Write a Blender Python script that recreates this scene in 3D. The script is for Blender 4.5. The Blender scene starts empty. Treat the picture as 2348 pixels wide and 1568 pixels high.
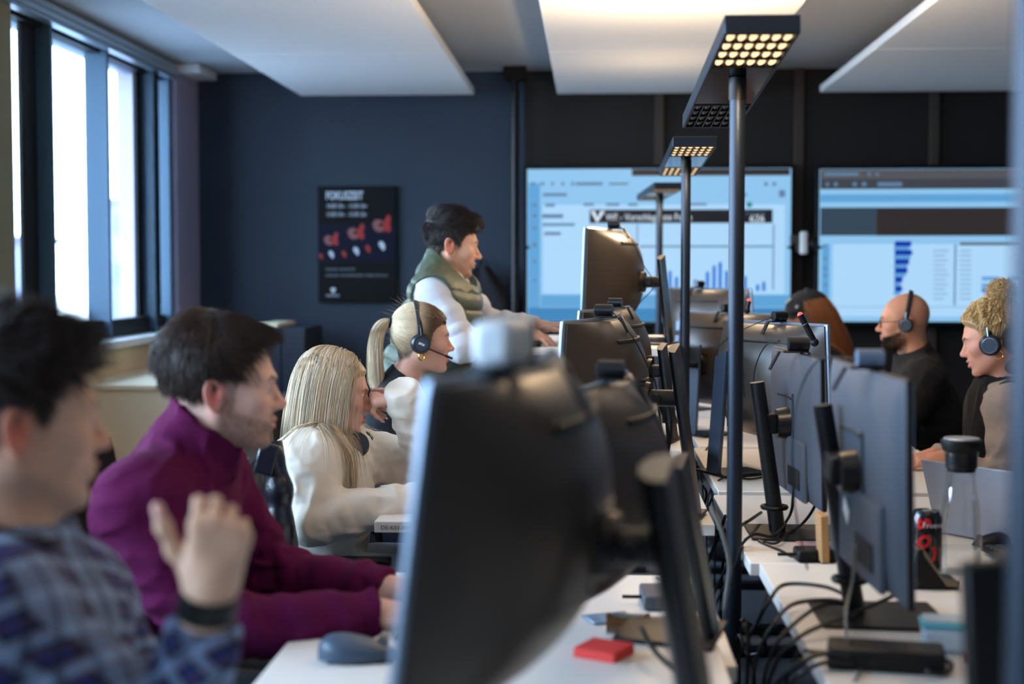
import bpy, math, random
import numpy as np
from mathutils import Matrix, Vector, Euler
random.seed(7); rng = np.random.default_rng(7)
C = bpy.context.scene.collection
PI = math.pi
# ------------------------------------------------------------------ camera model (2348x1568, 50 mm on 36 mm)
FPX = 2348*50/36
CAMP = np.array([0.0, 0.0, 1.4])
YAW, PITCH = math.radians(3.23), math.radians(-2.88)
CR = np.array(Euler((PI/2+PITCH, 0, YAW)).to_matrix())
def W(px, py, Y):
    """world point at depth Y seen at photo position px, py"""
    d = CR @ np.array([(px-1174)/FPX, -(py-784)/FPX, -1.0])
    return CAMP + d*(Y/d[1])
def WZ(px, py, Z):
    d = CR @ np.array([(px-1174)/FPX, -(py-784)/FPX, -1.0])
    return CAMP + d*((Z-CAMP[2])/d[2])
def WX(px, py, X):
    d = CR @ np.array([(px-1174)/FPX, -(py-784)/FPX, -1.0])
    return CAMP + d*(X/d[0])
# ------------------------------------------------------------------ materials
def lin(c):
    return tuple(((x/255)/12.92 if x/255 <= .04045 else ((x/255+.055)/1.055)**2.4) for x in c)
MATS = {}
def mat(name, rgb, rough=.5, metal=0.0, vary=.06, vscale=40, bump=0.0, bscale=300, coat=0.0, sheen=0.0, spec=.5, attr=None, sss=0.0, stretch=None):
    if name in MATS: return MATS[name]
    m = bpy.data.materials.new(name); m.use_nodes = True; MATS[name] = m
    nt = m.node_tree; N = nt.nodes; L = nt.links; b = N['Principled BSDF']
    tc = N.new('ShaderNodeTexCoord'); co = tc.outputs['Object']
    if stretch:
        mp = N.new('ShaderNodeMapping'); mp.inputs['Scale'].default_value = stretch; L.new(co, mp.inputs[0]); co = mp.outputs[0]
    nz = N.new('ShaderNodeTexNoise'); nz.inputs['Scale'].default_value = vscale; nz.inputs['Detail'].default_value = 3
    L.new(co, nz.inputs['Vector'])
    mx = N.new('ShaderNodeMix'); mx.data_type = 'RGBA'; mx.blend_type = 'MULTIPLY'; mx.inputs[0].default_value = 1
    cr = N.new('ShaderNodeMapRange'); cr.inputs[3].default_value = 1-vary; cr.inputs[4].default_value = 1+vary
    L.new(nz.outputs[0], cr.inputs[0])
    cmb = N.new('ShaderNodeCombineColor'); [L.new(cr.outputs[0], cmb.inputs[i]) for i in range(3)]
    if attr:
        at = N.new('ShaderNodeAttribute'); at.attribute_name = attr; L.new(at.outputs['Color'], mx.inputs[6])
    else:
        mx.inputs[6].default_value = (*lin(rgb), 1)
    L.new(cmb.outputs[0], mx.inputs[7]); L.new(mx.outputs[2], b.inputs['Base Color'])
    b.inputs['Roughness'].default_value = rough; b.inputs['Metallic'].default_value = metal
    b.inputs['Specular IOR Level'].default_value = spec
    if coat: b.inputs['Coat Weight'].default_value = coat
    if sheen:
        b.inputs['Sheen Weight'].default_value = sheen; b.inputs['Sheen Roughness'].default_value = .4
    if sss:
        b.inputs['Subsurface Weight'].default_value = sss; b.inputs['Subsurface Radius'].default_value = (.012, .005, .003); b.inputs['Subsurface Scale'].default_value = .6
    if bump:
        n2 = N.new('ShaderNodeTexNoise'); n2.inputs['Scale'].default_value = bscale; n2.inputs['Detail'].default_value = 4; L.new(co, n2.inputs['Vector'])
        bp = N.new('ShaderNodeBump'); bp.inputs['Strength'].default_value = bump; bp.inputs['Distance'].default_value = .004
        L.new(n2.outputs[0], bp.inputs['Height']); L.new(bp.outputs[0], b.inputs['Normal'])
    return m
def emit(name, rgb, strength, lines=0.0):
    if name in MATS: return MATS[name]
    m = bpy.data.materials.new(name); m.use_nodes = True; MATS[name] = m
    nt = m.node_tree; N = nt.nodes; L = nt.links; b = N['Principled BSDF']
    b.inputs['Base Color'].default_value = (.01, .01, .012, 1); b.inputs['Roughness'].default_value = .3
    tc = N.new('ShaderNodeTexCoord'); wv = N.new('ShaderNodeTexWave'); wv.bands_direction = 'Z'; wv.inputs['Scale'].default_value = 30
    L.new(tc.outputs['Object'], wv.inputs['Vector'])
    mr = N.new('ShaderNodeMapRange'); mr.inputs[3].default_value = strength*(1-lines); mr.inputs[4].default_value = strength
    L.new(wv.outputs['Fac'], mr.inputs[0]); L.new(mr.outputs[0], b.inputs['Emission Strength'])
    b.inputs['Emission Color'].default_value = (*lin(rgb), 1)
    return m
def glass_mat(name, tint=(1, 1, 1), refl=1.0):
    m = bpy.data.materials.new(name); m.use_nodes = True; MATS[name] = m
    nt = m.node_tree; N = nt.nodes; L = nt.links; N.remove(N['Principled BSDF'])
    t = N.new('ShaderNodeBsdfTransparent'); t.inputs[0].default_value = (*tint, 1)
    g = N.new('ShaderNodeBsdfGlossy'); g.inputs['Roughness'].default_value = .02
    lw = N.new('ShaderNodeLayerWeight'); lw.inputs[0].default_value = .35
    nz = N.new('ShaderNodeTexNoise'); nz.inputs['Scale'].default_value = 3
    ml = N.new('ShaderNodeMath'); ml.operation = 'MULTIPLY'; ml.inputs[1].default_value = refl
    ad = N.new('ShaderNodeMath'); ad.operation = 'MULTIPLY_ADD'; ad.inputs[1].default_value = .02
    L.new(lw.outputs['Fresnel'], ml.inputs[0]); L.new(nz.outputs[0], ad.inputs[0]); L.new(ml.outputs[0], ad.inputs[2])
    mx = N.new('ShaderNodeMixShader'); L.new(ad.outputs[0], mx.inputs[0]); L.new(t.outputs[0], mx.inputs[1]); L.new(g.outputs[0], mx.inputs[2])
    L.new(mx.outputs[0], N['Material Output'].inputs[0])
    return m
# ------------------------------------------------------------------ mesh building
def rotm(rx=0, ry=0, rz=0):
    return np.array(Euler((rx, ry, rz)).to_matrix())
def nrm(v):
    v = np.asarray(v, float); return v/max(np.linalg.norm(v), 1e-12)
def frame(axis, hint=(0, 0, 1)):
    z = nrm(axis); h = np.array(hint, float)
    if abs(z@h) > .98: h = np.array([1., 0, 0])
    x = nrm(np.cross(h, z)); return x, np.cross(z, x), z
class MB:
    def __init__(s): s.v = []; s.f = []
    def add(s, V, F):
        o = len(s.v); s.v.extend([tuple(map(float, p)) for p in V]); s.f.extend([tuple(i+o for i in q) for q in F]); return s
    def box(s, c, size, R=None):
        h = np.array(size)/2
        V = np.array([[x, y, z] for x in (-1, 1) for y in (-1, 1) for z in (-1, 1)], float)*h
        if R is not None: V = V @ np.array(R).T
        return s.add(V+np.array(c), [(0, 1, 3, 2), (4, 6, 7, 5), (0, 4, 5, 1), (2, 3, 7, 6), (0, 2, 6, 4), (1, 5, 7, 3)])
    def bb(s, lo, hi):
        lo = np.array(lo, float); hi = np.array(hi, float); return s.box((lo+hi)/2, hi-lo)
    def cyl(s, a, b, r0, r1=None, n=20, sy=1.0, hint=(0, 0, 1)):
        r1 = r0 if r1 is None else r1; a = np.array(a, float); b = np.array(b, float); x, y, z = frame(b-a, hint)
        V = []; 
        for p, r in ((a, r0), (b, r1)):
            for i in range(n):
                t = 2*PI*i/n; V.append(p+x*r*math.cos(t)+y*r*sy*math.sin(t))
        F = [(i, (i+1) % n, n+(i+1) % n, n+i) for i in range(n)]+[tuple(range(n-1, -1, -1)), tuple(range(n, 2*n))]
        return s.add(V, F)
    def tube(s, pts, r, n=8, closed=False, flat=1.0, hint=(0, 0, 1)):
        pts = [np.array(p, float) for p in pts]; m = len(pts); V = []
        rs = r if hasattr(r, '__len__') else [r]*m
        x = None
        for i, p in enumerate(pts):
            if closed: t = pts[(i+1) % m]-pts[(i-1) % m]
            else: t = pts[min(i+1, m-1)]-pts[max(i-1, 0)]
            t = nrm(t)
            if x is None: x, y, _ = frame(t, hint)
            else:
                x = nrm(x-t*(x@t)); y = np.cross(t, x)
            for k in range(n):
                a = 2*PI*k/n; V.append(p+x*rs[i]*math.cos(a)+y*rs[i]*flat*math.sin(a))
        F = []
        for i in range(m if closed else m-1):
            j = (i+1) % m
            for k in range(n):
                F.append((i*n+k, i*n+(k+1) % n, j*n+(k+1) % n, j*n+k))
        if not closed: F += [tuple(range(n-1, -1, -1)), tuple(range((m-1)*n, m*n))]
        return s.add(V, F)
    def lathe(s, prof, c, n=32, R=None, cap=True):
        V = []; 
        for r, z in prof:
            for k in range(n):
                a = 2*PI*k/n; V.append((r*math.cos(a), r*math.sin(a), z))
        V = np.array(V)
        if R is not None: V = V @ np.array(R).T
        F = [(i*n+k, i*n+(k+1) % n, (i+1)*n+(k+1) % n, (i+1)*n+k) for i in range(len(prof)-1) for k in range(n)]
        if cap: F += [tuple(range(n-1, -1, -1)), tuple(range((len(prof)-1)*n, len(prof)*n))]
        return s.add(V+np.array(c), F)
    def prism(s, poly, d):
        """poly: list of 3-D points of a planar face, d: extrusion vector"""
        n = len(poly); P = [np.array(p, float) for p in poly]; d = np.array(d, float)
        return s.add(P+[p+d for p in P], [tuple(range(n-1, -1, -1)), tuple(range(n, 2*n))]+[(i, (i+1) % n, n+(i+1) % n, n+i) for i in range(n)])
    def grid(s, fn, nu, nv, closed_u=False):
        V = [fn(i/(nu if closed_u else nu-1), j/(nv-1)) for i in range(nu) for j in range(nv)]
        F = []
        for i in range(nu if closed_u else nu-1):
            a = i; b = (i+1) % nu
            for j in range(nv-1): F.append((a*nv+j, b*nv+j, b*nv+j+1, a*nv+j+1))
        return s.add(V, F)
    def ball(s, c, r, n=16, R=None):
        r = np.array(r if hasattr(r, '__len__') else [r]*3, float)
        V = []; F = []; m = n//2
        for i in range(m+1):
            t = PI*i/m
            for k in range(n):
                a = 2*PI*k/n; V.append((math.sin(t)*math.cos(a), math.sin(t)*math.sin(a), math.cos(t)))
        V = np.array(V)*r
        if R is not None: V = V @ np.array(R).T
        for i in range(m):
            for k in range(n): F.append((i*n+k, (i+1)*n+k, (i+1)*n+(k+1) % n, i*n+(k+1) % n))
        return s.add(V+np.array(c), F)
    def xf(s, R, t):
        V = np.array(s.v) @ np.array(R).T+np.array(t); s.v = [tuple(p) for p in V]; return s
    def obj(s, name, m, parent=None, smooth=False, bevel=0, seg=2):
        me = bpy.data.meshes.new(name); me.from_pydata(s.v, [], s.f); me.update()
        return link(name, me, m, parent, smooth, bevel, seg)
def link(name, me, m, parent=None, smooth=False, bevel=0, seg=2):
    o = bpy.data.objects.new(name, me); C.objects.link(o)
    if m is not None: me.materials.append(m)
    if smooth:
        me.polygons.foreach_set('use_smooth', [True]*len(me.polygons))
    if bevel:
        b = o.modifiers.new('b', 'BEVEL'); b.width = bevel; b.segments = seg; b.limit_method = 'ANGLE'; b.angle_limit = .7; b.harden_normals = False
        me.polygons.foreach_set('use_smooth', [True]*len(me.polygons))
    if smooth or bevel:
        try: me.set_sharp_from_angle(angle=math.radians(38))
        except Exception: pass
    if parent is not None: setpar(o, parent)
    return o
def worldloc(o):
    return (worldloc(o.parent) if o.parent else Matrix.Identity(4)) @ o.matrix_parent_inverse @ Matrix.LocRotScale(o.location, o.rotation_euler, o.scale) if o.parent else Matrix.LocRotScale(o.location, o.rotation_euler, o.scale)
def setpar(o, p):
    o.parent = p; o.matrix_parent_inverse = worldloc(p).inverted()
def np_mesh(name, V, F, cols=None):
    """V n x 3, F m x 3 or m x 4 arrays"""
    me = bpy.data.meshes.new(name); n = len(V); m = len(F); k = F.shape[1]
    me.vertices.add(n); me.vertices.foreach_set('co', np.ascontiguousarray(V, np.float32).ravel())
    me.loops.add(m*k); me.loops.foreach_set('vertex_index', np.ascontiguousarray(F, np.int32).ravel())
    me.polygons.add(m); me.polygons.foreach_set('loop_start', np.arange(0, m*k, k, dtype=np.int32))
    try: me.polygons.foreach_set('loop_total', np.full(m, k, np.int32))
    except Exception: pass
    if cols is not None:
        a = me.color_attributes.new('Col', 'FLOAT_COLOR', 'POINT')
        cc = np.ones((n, 4), np.float32); cc[:, :3] = cols; a.data.foreach_set('color', cc.ravel())
    me.update(calc_edges=True)
    me.polygons.foreach_set('use_smooth', np.ones(m, bool))
    return me
def thing(name, label, cat, loc=(0, 0, 0), group=None):
    o = bpy.data.objects.new(name, None); o.empty_display_size = .05; C.objects.link(o)
    o.location = tuple(map(float, loc)); o['label'] = label; o['category'] = cat
    if group: o['group'] = group
    return o
def tag(o, label, cat, group=None, kind=None):
    o['label'] = label; o['category'] = cat
    if group: o['group'] = group
    if kind: o['kind'] = kind
    return o
def struct(o, label=None, cat=None):
    o['kind'] = 'structure'
    if label: o['label'] = label
    if cat: o['category'] = cat
    return o
def text_mesh(name, s, size, m, parent, origin, xdir, ydir, extrude=.0006, align='LEFT', bold=0.0, sx=1.0, shear=0.0):
    cu = bpy.data.curves.new('t', 'FONT'); cu.body = s; cu.size = size; cu.extrude = extrude; cu.align_x = align; cu.offset = bold; cu.shear = shear
    cu.resolution_u = 3
    t = bpy.data.objects.new('t', cu); C.objects.link(t)
    dg = bpy.context.evaluated_depsgraph_get(); me = bpy.data.meshes.new_from_object(t.evaluated_get(dg)); me.name = name
    bpy.data.objects.remove(t); bpy.data.curves.remove(cu)
    x = nrm(xdir); y = nrm(ydir); z = np.cross(x, y)
    M = Matrix(((x[0]*sx, y[0], z[0], origin[0]), (x[1]*sx, y[1], z[1], origin[1]), (x[2]*sx, y[2], z[2], origin[2]), (0, 0, 0, 1)))
    me.transform(M); me.materials.clear()
    return link(name, me, m, parent)
def spline(pts, n=10):
    """Catmull-Rom through the points"""
    P = [np.array(p, float) for p in pts]; P = [2*P[0]-P[1]]+P+[2*P[-1]-P[-2]]; out = []
    for i in range(1, len(P)-2):
        for k in range(n):
            t = k/n; a, b, c, d = P[i-1:i+3]
            out.append(.5*((2*b)+(c-a)*t+(2*a-5*b+4*c-d)*t*t+(3*b-a-3*c+d)*t**3))
    out.append(P[-2]); return out
SKY, EXPO, QH = 22, 0.0, 1.0
# ------------------------------------------------------------------ palette
m_ceil = mat('ceiling_plaster', (196, 199, 202), .9, bump=.05, bscale=120)
m_panel = mat('acoustic_felt_white', (244, 243, 240), .95, bump=.1, bscale=500)
m_navy = mat('navy_wall_paint', (46, 58, 74), .75, vary=.05, vscale=6, bump=.04)
m_blackwall = mat('black_wall_board', (15, 13, 13), .6, vary=.1, vscale=8)
m_upright = mat('dark_brown_upright', (62, 52, 46), .5)
m_cream = mat('cream_wall_board', (244, 228, 196), .7, vary=.05, vscale=5)
m_olive = mat('olive_beige_plaster', (150, 142, 112), .85)
m_lilac = mat('lilac_grey_plaster', (172, 165, 188), .85, vary=.08, vscale=12, stretch=(1, 1, .1))
m_frame = mat('blue_grey_window_metal', (74, 100, 122), .4, .3, vary=.05)
m_gasket = mat('black_window_gasket', (16, 18, 22), .6)
m_alu = mat('brushed_aluminium', (190, 196, 200), .35, .9)
m_sill = mat('white_sill_laminate', (235, 235, 232), .4)
m_floor = mat('dark_grey_carpet', (96, 97, 102), .95, vary=.25, vscale=150, bump=.4, bscale=900)
m_desk = mat('white_desk_laminate', (228, 222, 214), .42, vary=.03, vscale=25)
m_deskedge = mat('pale_grey_desk_edge', (205, 208, 212), .5)
m_black = mat('matt_black_plastic', (11, 12, 14), .46, vary=.1, spec=.3)
m_blackm = mat('satin_black_metal', (20, 21, 25), .34, .35, vary=.06)
m_lampblk = mat('anodised_black_lamp_metal', (42, 50, 62), .40, .7, vary=.05)
m_rubber = mat('black_cable_rubber', (16, 16, 18), .45)
m_greycable = mat('grey_cable_rubber', (120, 122, 118), .5)
m_monback = mat('warm_black_monitor_shell', (56, 50, 45), .36, vary=.05, vscale=300, bump=.03, bscale=2500)
m_monedge = mat('silver_blue_monitor_edge', (120, 136, 156), .35, .6)
m_slot = mat('black_vent_slot', (8, 8, 9), .6)
m_cell = emit('warm_led_cell', (255, 214, 160), 1.9)
m_celloff = mat('dark_lamp_reflector_cell', (12, 13, 16), .25, .3)
m_grid = mat('lamp_grid_chrome', (90, 94, 102), .25, .8)
def textured_back():
    m = mat('ribbed_grey_monitor_shell', (86, 95, 110), .45, vary=.05)
    nt = m.node_tree; N = nt.nodes; L = nt.links; b = N['Principled BSDF']
    tc = N.new('ShaderNodeTexCoord'); w = N.new('ShaderNodeTexWave'); w.bands_direction = 'Z'; w.inputs['Scale'].default_value = 90; w.inputs['Distortion'].default_value = 2.0; w.inputs['Detail Scale'].default_value = 60
    L.new(tc.outputs['Object'], w.inputs['Vector']); bp = N.new('ShaderNodeBump'); bp.inputs['Strength'].default_value = .7; bp.inputs['Distance'].default_value = .003
    L.new(w.outputs['Fac'], bp.inputs['Height']); L.new(bp.outputs[0], b.inputs['Normal'])
    return m
m_ribback = textured_back()
m_pane = glass_mat('window_glass', (.93, .97, 1.0), .6)

# ------------------------------------------------------------------ room shell
YB, XL, XR, ZC, YN = 9.5, -2.68, 4.2, 2.72, -2.2
struct(MB().bb((XL-.5, YN, -.1), (XR, YB+.3, 0)).obj('floor', m_floor))
struct(MB().bb((XL-.5, YN, ZC), (XR, YB+.3, ZC+.15)).obj('ceiling', m_ceil))
xs = W(1203, 500, YB)[0]
struct(MB().bb((XL-.4, YB, 0), (xs, YB+.2, ZC)).obj('wall_back', m_navy))
struct(MB().bb((xs, YB-.02, 0), (XR, YB+.2, ZC)).obj('wall_back_media', m_blackwall))
struct(MB().bb((XR, YN, 0), (XR+.15, YB+.3, ZC)).obj('wall_right', mat('grey_side_wall', (84, 84, 88), .8)))
struct(MB().bb((XL-.5, YN-.15, 0), (XR+.15, YN, ZC)).obj('wall_front', mat('grey_rear_wall', (80, 80, 84), .8)))
# brown-black uprights on the media wall
for i, px in enumerate((1512, 1832, 2142)):
    x = W(px, 300, YB-.04)[0]
    struct(MB().bb((x-.03, YB-.06, 0), (x+.03, YB-.021, ZC-.001)).obj('trim_%d' % (i+1), m_upright, bevel=.004))
# left wall : parapet, sill, lintel, posts
struct(MB().bb((XL-.35, YN, 0), (XL, YB, .98)).obj('wall_left_parapet', m_cream))
struct(MB().bb((XL-.35, YN, 2.68), (XL-.02, YB, ZC-.001)).obj('wall_left_lintel', m_gasket))
struct(MB().bb((XL-.3, YN, .981), (XL+.13, YB-.001, 1.02)).obj('trim_sill', m_sill, bevel=.004))
struct(MB().bb((XL-.02, 8.98, 0), (XL+.03, YB-.001, ZC-.001)).obj('wall_left_end', m_lilac))
struct(MB().bb((XL-.35, 8.98, 1.021), (XL-.021, YB-.001, 2.679)).obj('wall_left_end_core', m_lilac))
struct(MB().bb((XL-.35, 5.75, 1.021), (XL+.01, 6.46, 2.679)).obj('wall_left_pier', m_olive))
# blind cassette / track along the window head
o = MB().bb((XL-.015, YN+.1, 2.61), (XL+.05, 8.95, 2.70)).bb((XL+.051, YN+.1, 2.625), (XL+.058, 8.95, 2.64)).bb((XL+.051, YN+.1, 2.66), (XL+.058, 8.95, 2.675)).obj('blind_track', m_alu, bevel=.004)
tag(o, 'long aluminium blind track above the windows on the left', 'blind track')
o = MB().bb((XL+.035, 9.0, 2.66), (XL+.18, 9.42, 2.715)).obj('ceiling_cover_strip', m_sill, bevel=.006)
tag(o, 'short white cover strip under the ceiling in the far left corner', 'strip')
def YW(px, x=XL): return -(x)*FPX/(1358-px)
# windows: fin posts whose side faces catch the daylight, black room-side frames, panes set outwards
def window(idx, y0, y1, fins, mull):
    w = thing('window_%d' % idx, 'tall window bay with blue grey metal fins', 'window', (XL-.2, (y0+y1)/2, 1.02)); struct(w)
    xg = XL-.24
    MB().bb((xg-.004, y0, 1.05), (xg+.004, y1, 2.66)).obj('pane', m_pane, w)
    fr = MB(); fr.bb((xg-.03, y0, 1.021), (xg+.05, y1, 1.10)).bb((xg-.03, y0, 2.645), (xg+.05, y1, 2.679))
    for y in mull: fr.bb((xg-.03, y-.02, 1.10), (xg+.045, y+.02, 2.645))
    fr.obj('window_frame', m_frame, w, bevel=.004)
    rail = MB().bb((XL-.12, y0, 1.021), (XL-.04, y1, 1.12)).bb((XL-.12, y0, 2.60), (XL-.04, y1, 2.679))
    rail.obj('gasket_rail', m_gasket, w, bevel=.004)
    for (ya, yb, d0, d1, blk) in fins:
        MB().bb((XL-d1, ya, 1.021), (XL-d0, yb, 2.679)).obj('gasket_post' if blk else 'fin', m_gasket if blk else m_frame, w, bevel=.003)
    return w
def fin(px, depth, t=.035):
    y = YW(px); return (y-t, y, .0, depth, False)
def post(px0, px1, d=.075, dep=.02):
    return (YW(px0, XL-d), YW(px1, XL-d), d, d+dep, True)
window(1, 6.461, 8.979, [fin(108, .08), fin(240, .13), fin(347, .08), (8.93, 8.978, .0, .12, False), post(32, 76), post(303, 319, .075, .025), (YW(347)+.001, YW(356), .0, .06, True)], [6.62, 7.43, 8.2])
window(2, 3.9, 5.749, [(5.70, 5.748, .02, .2, True), (3.9, 3.95, 0, .2, False)], [4.8])
window(3, 1.9, 3.899, [(1.9, 1.95, 0, .2, False)], [2.9])
window(4, -.1, 1.899, [(-.1, -.05, 0, .2, False)], [.9])
window(5, -2.19, -.101, [], [-1.1])
# the roofs beyond the windows
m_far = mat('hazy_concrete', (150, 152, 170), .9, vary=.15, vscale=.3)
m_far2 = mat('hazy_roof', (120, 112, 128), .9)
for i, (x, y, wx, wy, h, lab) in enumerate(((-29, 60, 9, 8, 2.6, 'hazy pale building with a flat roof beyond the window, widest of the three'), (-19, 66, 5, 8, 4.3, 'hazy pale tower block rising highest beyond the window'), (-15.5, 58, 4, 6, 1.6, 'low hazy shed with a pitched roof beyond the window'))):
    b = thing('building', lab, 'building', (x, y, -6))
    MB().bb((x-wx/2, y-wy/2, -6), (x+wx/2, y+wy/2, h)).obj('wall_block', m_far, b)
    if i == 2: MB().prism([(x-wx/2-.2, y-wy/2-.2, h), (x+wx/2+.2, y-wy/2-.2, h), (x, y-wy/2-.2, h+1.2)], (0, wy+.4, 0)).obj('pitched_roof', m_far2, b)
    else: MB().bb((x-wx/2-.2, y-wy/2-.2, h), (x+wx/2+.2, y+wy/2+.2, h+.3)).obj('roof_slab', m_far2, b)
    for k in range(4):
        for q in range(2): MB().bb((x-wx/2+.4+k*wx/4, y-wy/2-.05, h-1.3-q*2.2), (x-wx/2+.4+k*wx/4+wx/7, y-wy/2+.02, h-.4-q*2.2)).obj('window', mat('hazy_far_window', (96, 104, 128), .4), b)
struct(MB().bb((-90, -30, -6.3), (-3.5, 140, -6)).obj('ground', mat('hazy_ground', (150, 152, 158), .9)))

# ------------------------------------------------------------------ suspended ceiling panels
def ceiling_panel(x0, x1, y0, y1, label, z=2.53):
    p = thing('ceiling_panel', label, 'acoustic panel', ((x0+x1)/2, (y0+y1)/2, z), 'suspended white acoustic panels')
    MB().bb((x0, y0, z), (x1, y1, z+.045)).obj('felt_slab', m_panel, p, bevel=.004)
    for sx in (x0+.15, x1-.15):
        for sy in (y0+.15, y1-.15): MB().cyl((sx, sy, z+.045), (sx, sy, ZC), .003, n=6).obj('hanger', m_alu, p)
pl = W(690, 220, 9.2)[0]; pr = W(1087, 220, 9.2)[0]
colX = [(pl, pr, 'left column'), (W(1278, 218, 9.2)[0], W(1278, 218, 9.2)[0]+1.12, 'middle column'), (W(1880, 210, 9.2)[0], W(1880, 210, 9.2)[0]+1.3, 'right column')]
for (a, b, cn) in colX:
    for k in range(2):
        y1 = 9.2-1.775*k; d = ('touching the far wall end', 'second from the far wall', 'third from the far wall')[k]
        ceiling_panel(a, b, y1-1.76, y1, 'white suspended acoustic panel, %s, %s' % (cn, d))
# ------------------------------------------------------------------ tension pole by the screens
px0 = W(1181, 450, 9.3)[0]
t = thing('ceiling_pole', 'thin black floor-to-ceiling pole left of the bright screen', 'pole', (px0, 9.3, 0))
MB().cyl((px0, 9.3, 0), (px0, 9.3, ZC-.09), .027).obj('tube', m_blackm, t, smooth=True)
MB().bb((px0-.075, 9.24, ZC-.09), (px0+.075, 9.36, ZC-.001)).obj('top_cap', m_black, t, bevel=.006)
MB().cyl((px0, 9.3, 0.0005), (px0, 9.3, .02), .09).obj('foot_plate', m_black, t, smooth=True)

# ------------------------------------------------------------------ the two wall screens
def scr(name, t, base, rects, y, prefix):
    pass
sc_blue = emit('screen_blue_white', (150, 208, 252), .92, .10)
sc_pale = emit('screen_pale', (176, 220, 255), .98, .06)
sc_bar = emit('screen_azure_bar', (30, 128, 235), .8)
sc_dblue = emit('screen_deep_blue_bar', (14, 62, 200), .7)
sc_dark = emit('screen_dark_band', (26, 28, 34), .8)
sc_grey = emit('screen_grey_ui', (112, 150, 190), .7)
sc_grey2 = emit('screen_grey_toolbar', (96, 98, 104), .7)
sc_brown = emit('screen_brown_band', (60, 52, 50), .6)
sc_white = emit('screen_white', (225, 240, 255), 1.0)
sc_green = emit('screen_green_dot', (20, 150, 150), .8)
sc_low = emit('screen_lower_blue', (70, 160, 225), .75, .25)
sc_mid = emit('screen_mid_blue', (105, 182, 240), .85, .2)
def tvset(label, pxl, pxr, pyt, pyb, Y):
    a = W(pxl, pyt, Y); b = W(pxr, pyb, Y)
    zt, zb = a[2], b[2]
    t = thing('wall_television', label, 'screen', ((a[0]+b[0])/2, Y, (zt+zb)/2))
    MB().bb((a[0]-.025, Y+.002, zb-.03), (b[0]+.025, Y+.07, zt+.025)).obj('housing', m_black, t, bevel=.006)
    MB().bb((a[0]+.3, Y+.071, zb+.2), (b[0]-.3, YB-.07, zt-.2)).obj('wall_bracket', m_blackm, t)
    p = MB().bb((a[0], Y-.004, zb), (b[0], Y+.003, zt)).obj('display_panel', sc_blue, t)
    return t, p, a[0], b[0], zb, zt
TVY = 9.30
def ui(parent, name, Y, px0, py0, px1, py1, m, k=1):
    a = W(px0, py0, Y); b = W(px1, py1, Y); yy = Y-.004-.0012*k
    return MB().bb((a[0], yy-.0008, b[2]), (b[0], yy+.0004, a[2])).obj(name, m, parent)
tv1, pn, x0, x1, z0, z1 = tvset('large wall screen showing a pale blue dashboard with a bar chart, left of the two', 1209, 1811, 388, 738, TVY)
ui(pn, 'tab_bar', TVY, 1449, 388, 1811, 402, sc_brown, 1); ui(pn, 'sidebar', TVY, 1211, 420, 1238, 736, sc_mid, 1)
ui(pn, 'lower_shade', TVY, 1240, 676, 1811, 704, sc_mid, 1); ui(pn, 'lower_shade', TVY, 1211, 705, 1811, 737, sc_low, 2)
ui(pn, 'page_card', TVY, 1245, 470, 1798, 674, sc_pale, 1)
ui(pn, 'header_band', TVY, 1352, 481, 1771, 511, sc_dark, 3)
# dotted address bar and menu lines
for (a, b, c, d) in ((1218, 418, 1226, 425), (1240, 418, 1248, 425), (1264, 418, 1270, 425), (1287, 418, 1294, 425), (1310, 417, 1316, 426), (1320, 418, 1382, 425), (1396, 419, 1440, 424), (1752, 418, 1760, 426), (1771, 418, 1779, 426), (1245, 443, 1300, 450), (1250, 467, 1272, 474), (1243, 491, 1291, 500), (1244, 512, 1318, 518), (1248, 532, 1286, 539), (1338, 466, 1362, 472), (1390, 466, 1420, 472), (1440, 466, 1462, 472), (1580, 466, 1620, 471), (1700, 443, 1712, 450), (1786, 436, 1800, 452), (1222, 466, 1230, 474), (1222, 490, 1230, 499), (1222, 520, 1230, 526), (1222, 556, 1230, 566), (1222, 596, 1230, 602), (1222, 640, 1230, 646), (1460, 514, 1462, 664), (1466, 563, 1770, 567), (1772, 514, 1774, 664)):
    ui(pn, 'menu_mark', TVY, a, b, c, d, sc_grey, 3)
ui(pn, 'status_dot', TVY, 1712, 464, 1724, 475, sc_green, 4)
base = 667
for (px, h) in ((1499, 12), (1513, 24), (1536, 46), (1551, 32), (1566, 38), (1580, 12), (1594, 26), (1622, 44), (1637, 58), (1651, 66), (1666, 46), (1695, 40), (1708, 34), (1737, 15), (1751, 21)):
    ui(pn, 'chart_bar', TVY, px-3.6, base-h, px+3.6, base, sc_bar, 3)
def tvtext(parent, s, px, py, hpx, m, Y=TVY, name='lettering', **k):
    o = W(px, py, Y); o[1] = Y-.0125
    return text_mesh(name, s, hpx*Y/FPX/.7, m, parent, o, (1, 0, 0), (0, 0, 1), extrude=.0004, **k)
tvtext(pn, 'WF - Vorschlagsliste Form', 1389, 505, 15, sc_white, sx=.84)
tvtext(pn, '626', 1718, 509, 16, sc_white); tvtext(pn, 'Gesamt Summe', 1707, 491, 5, sc_grey)
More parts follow.
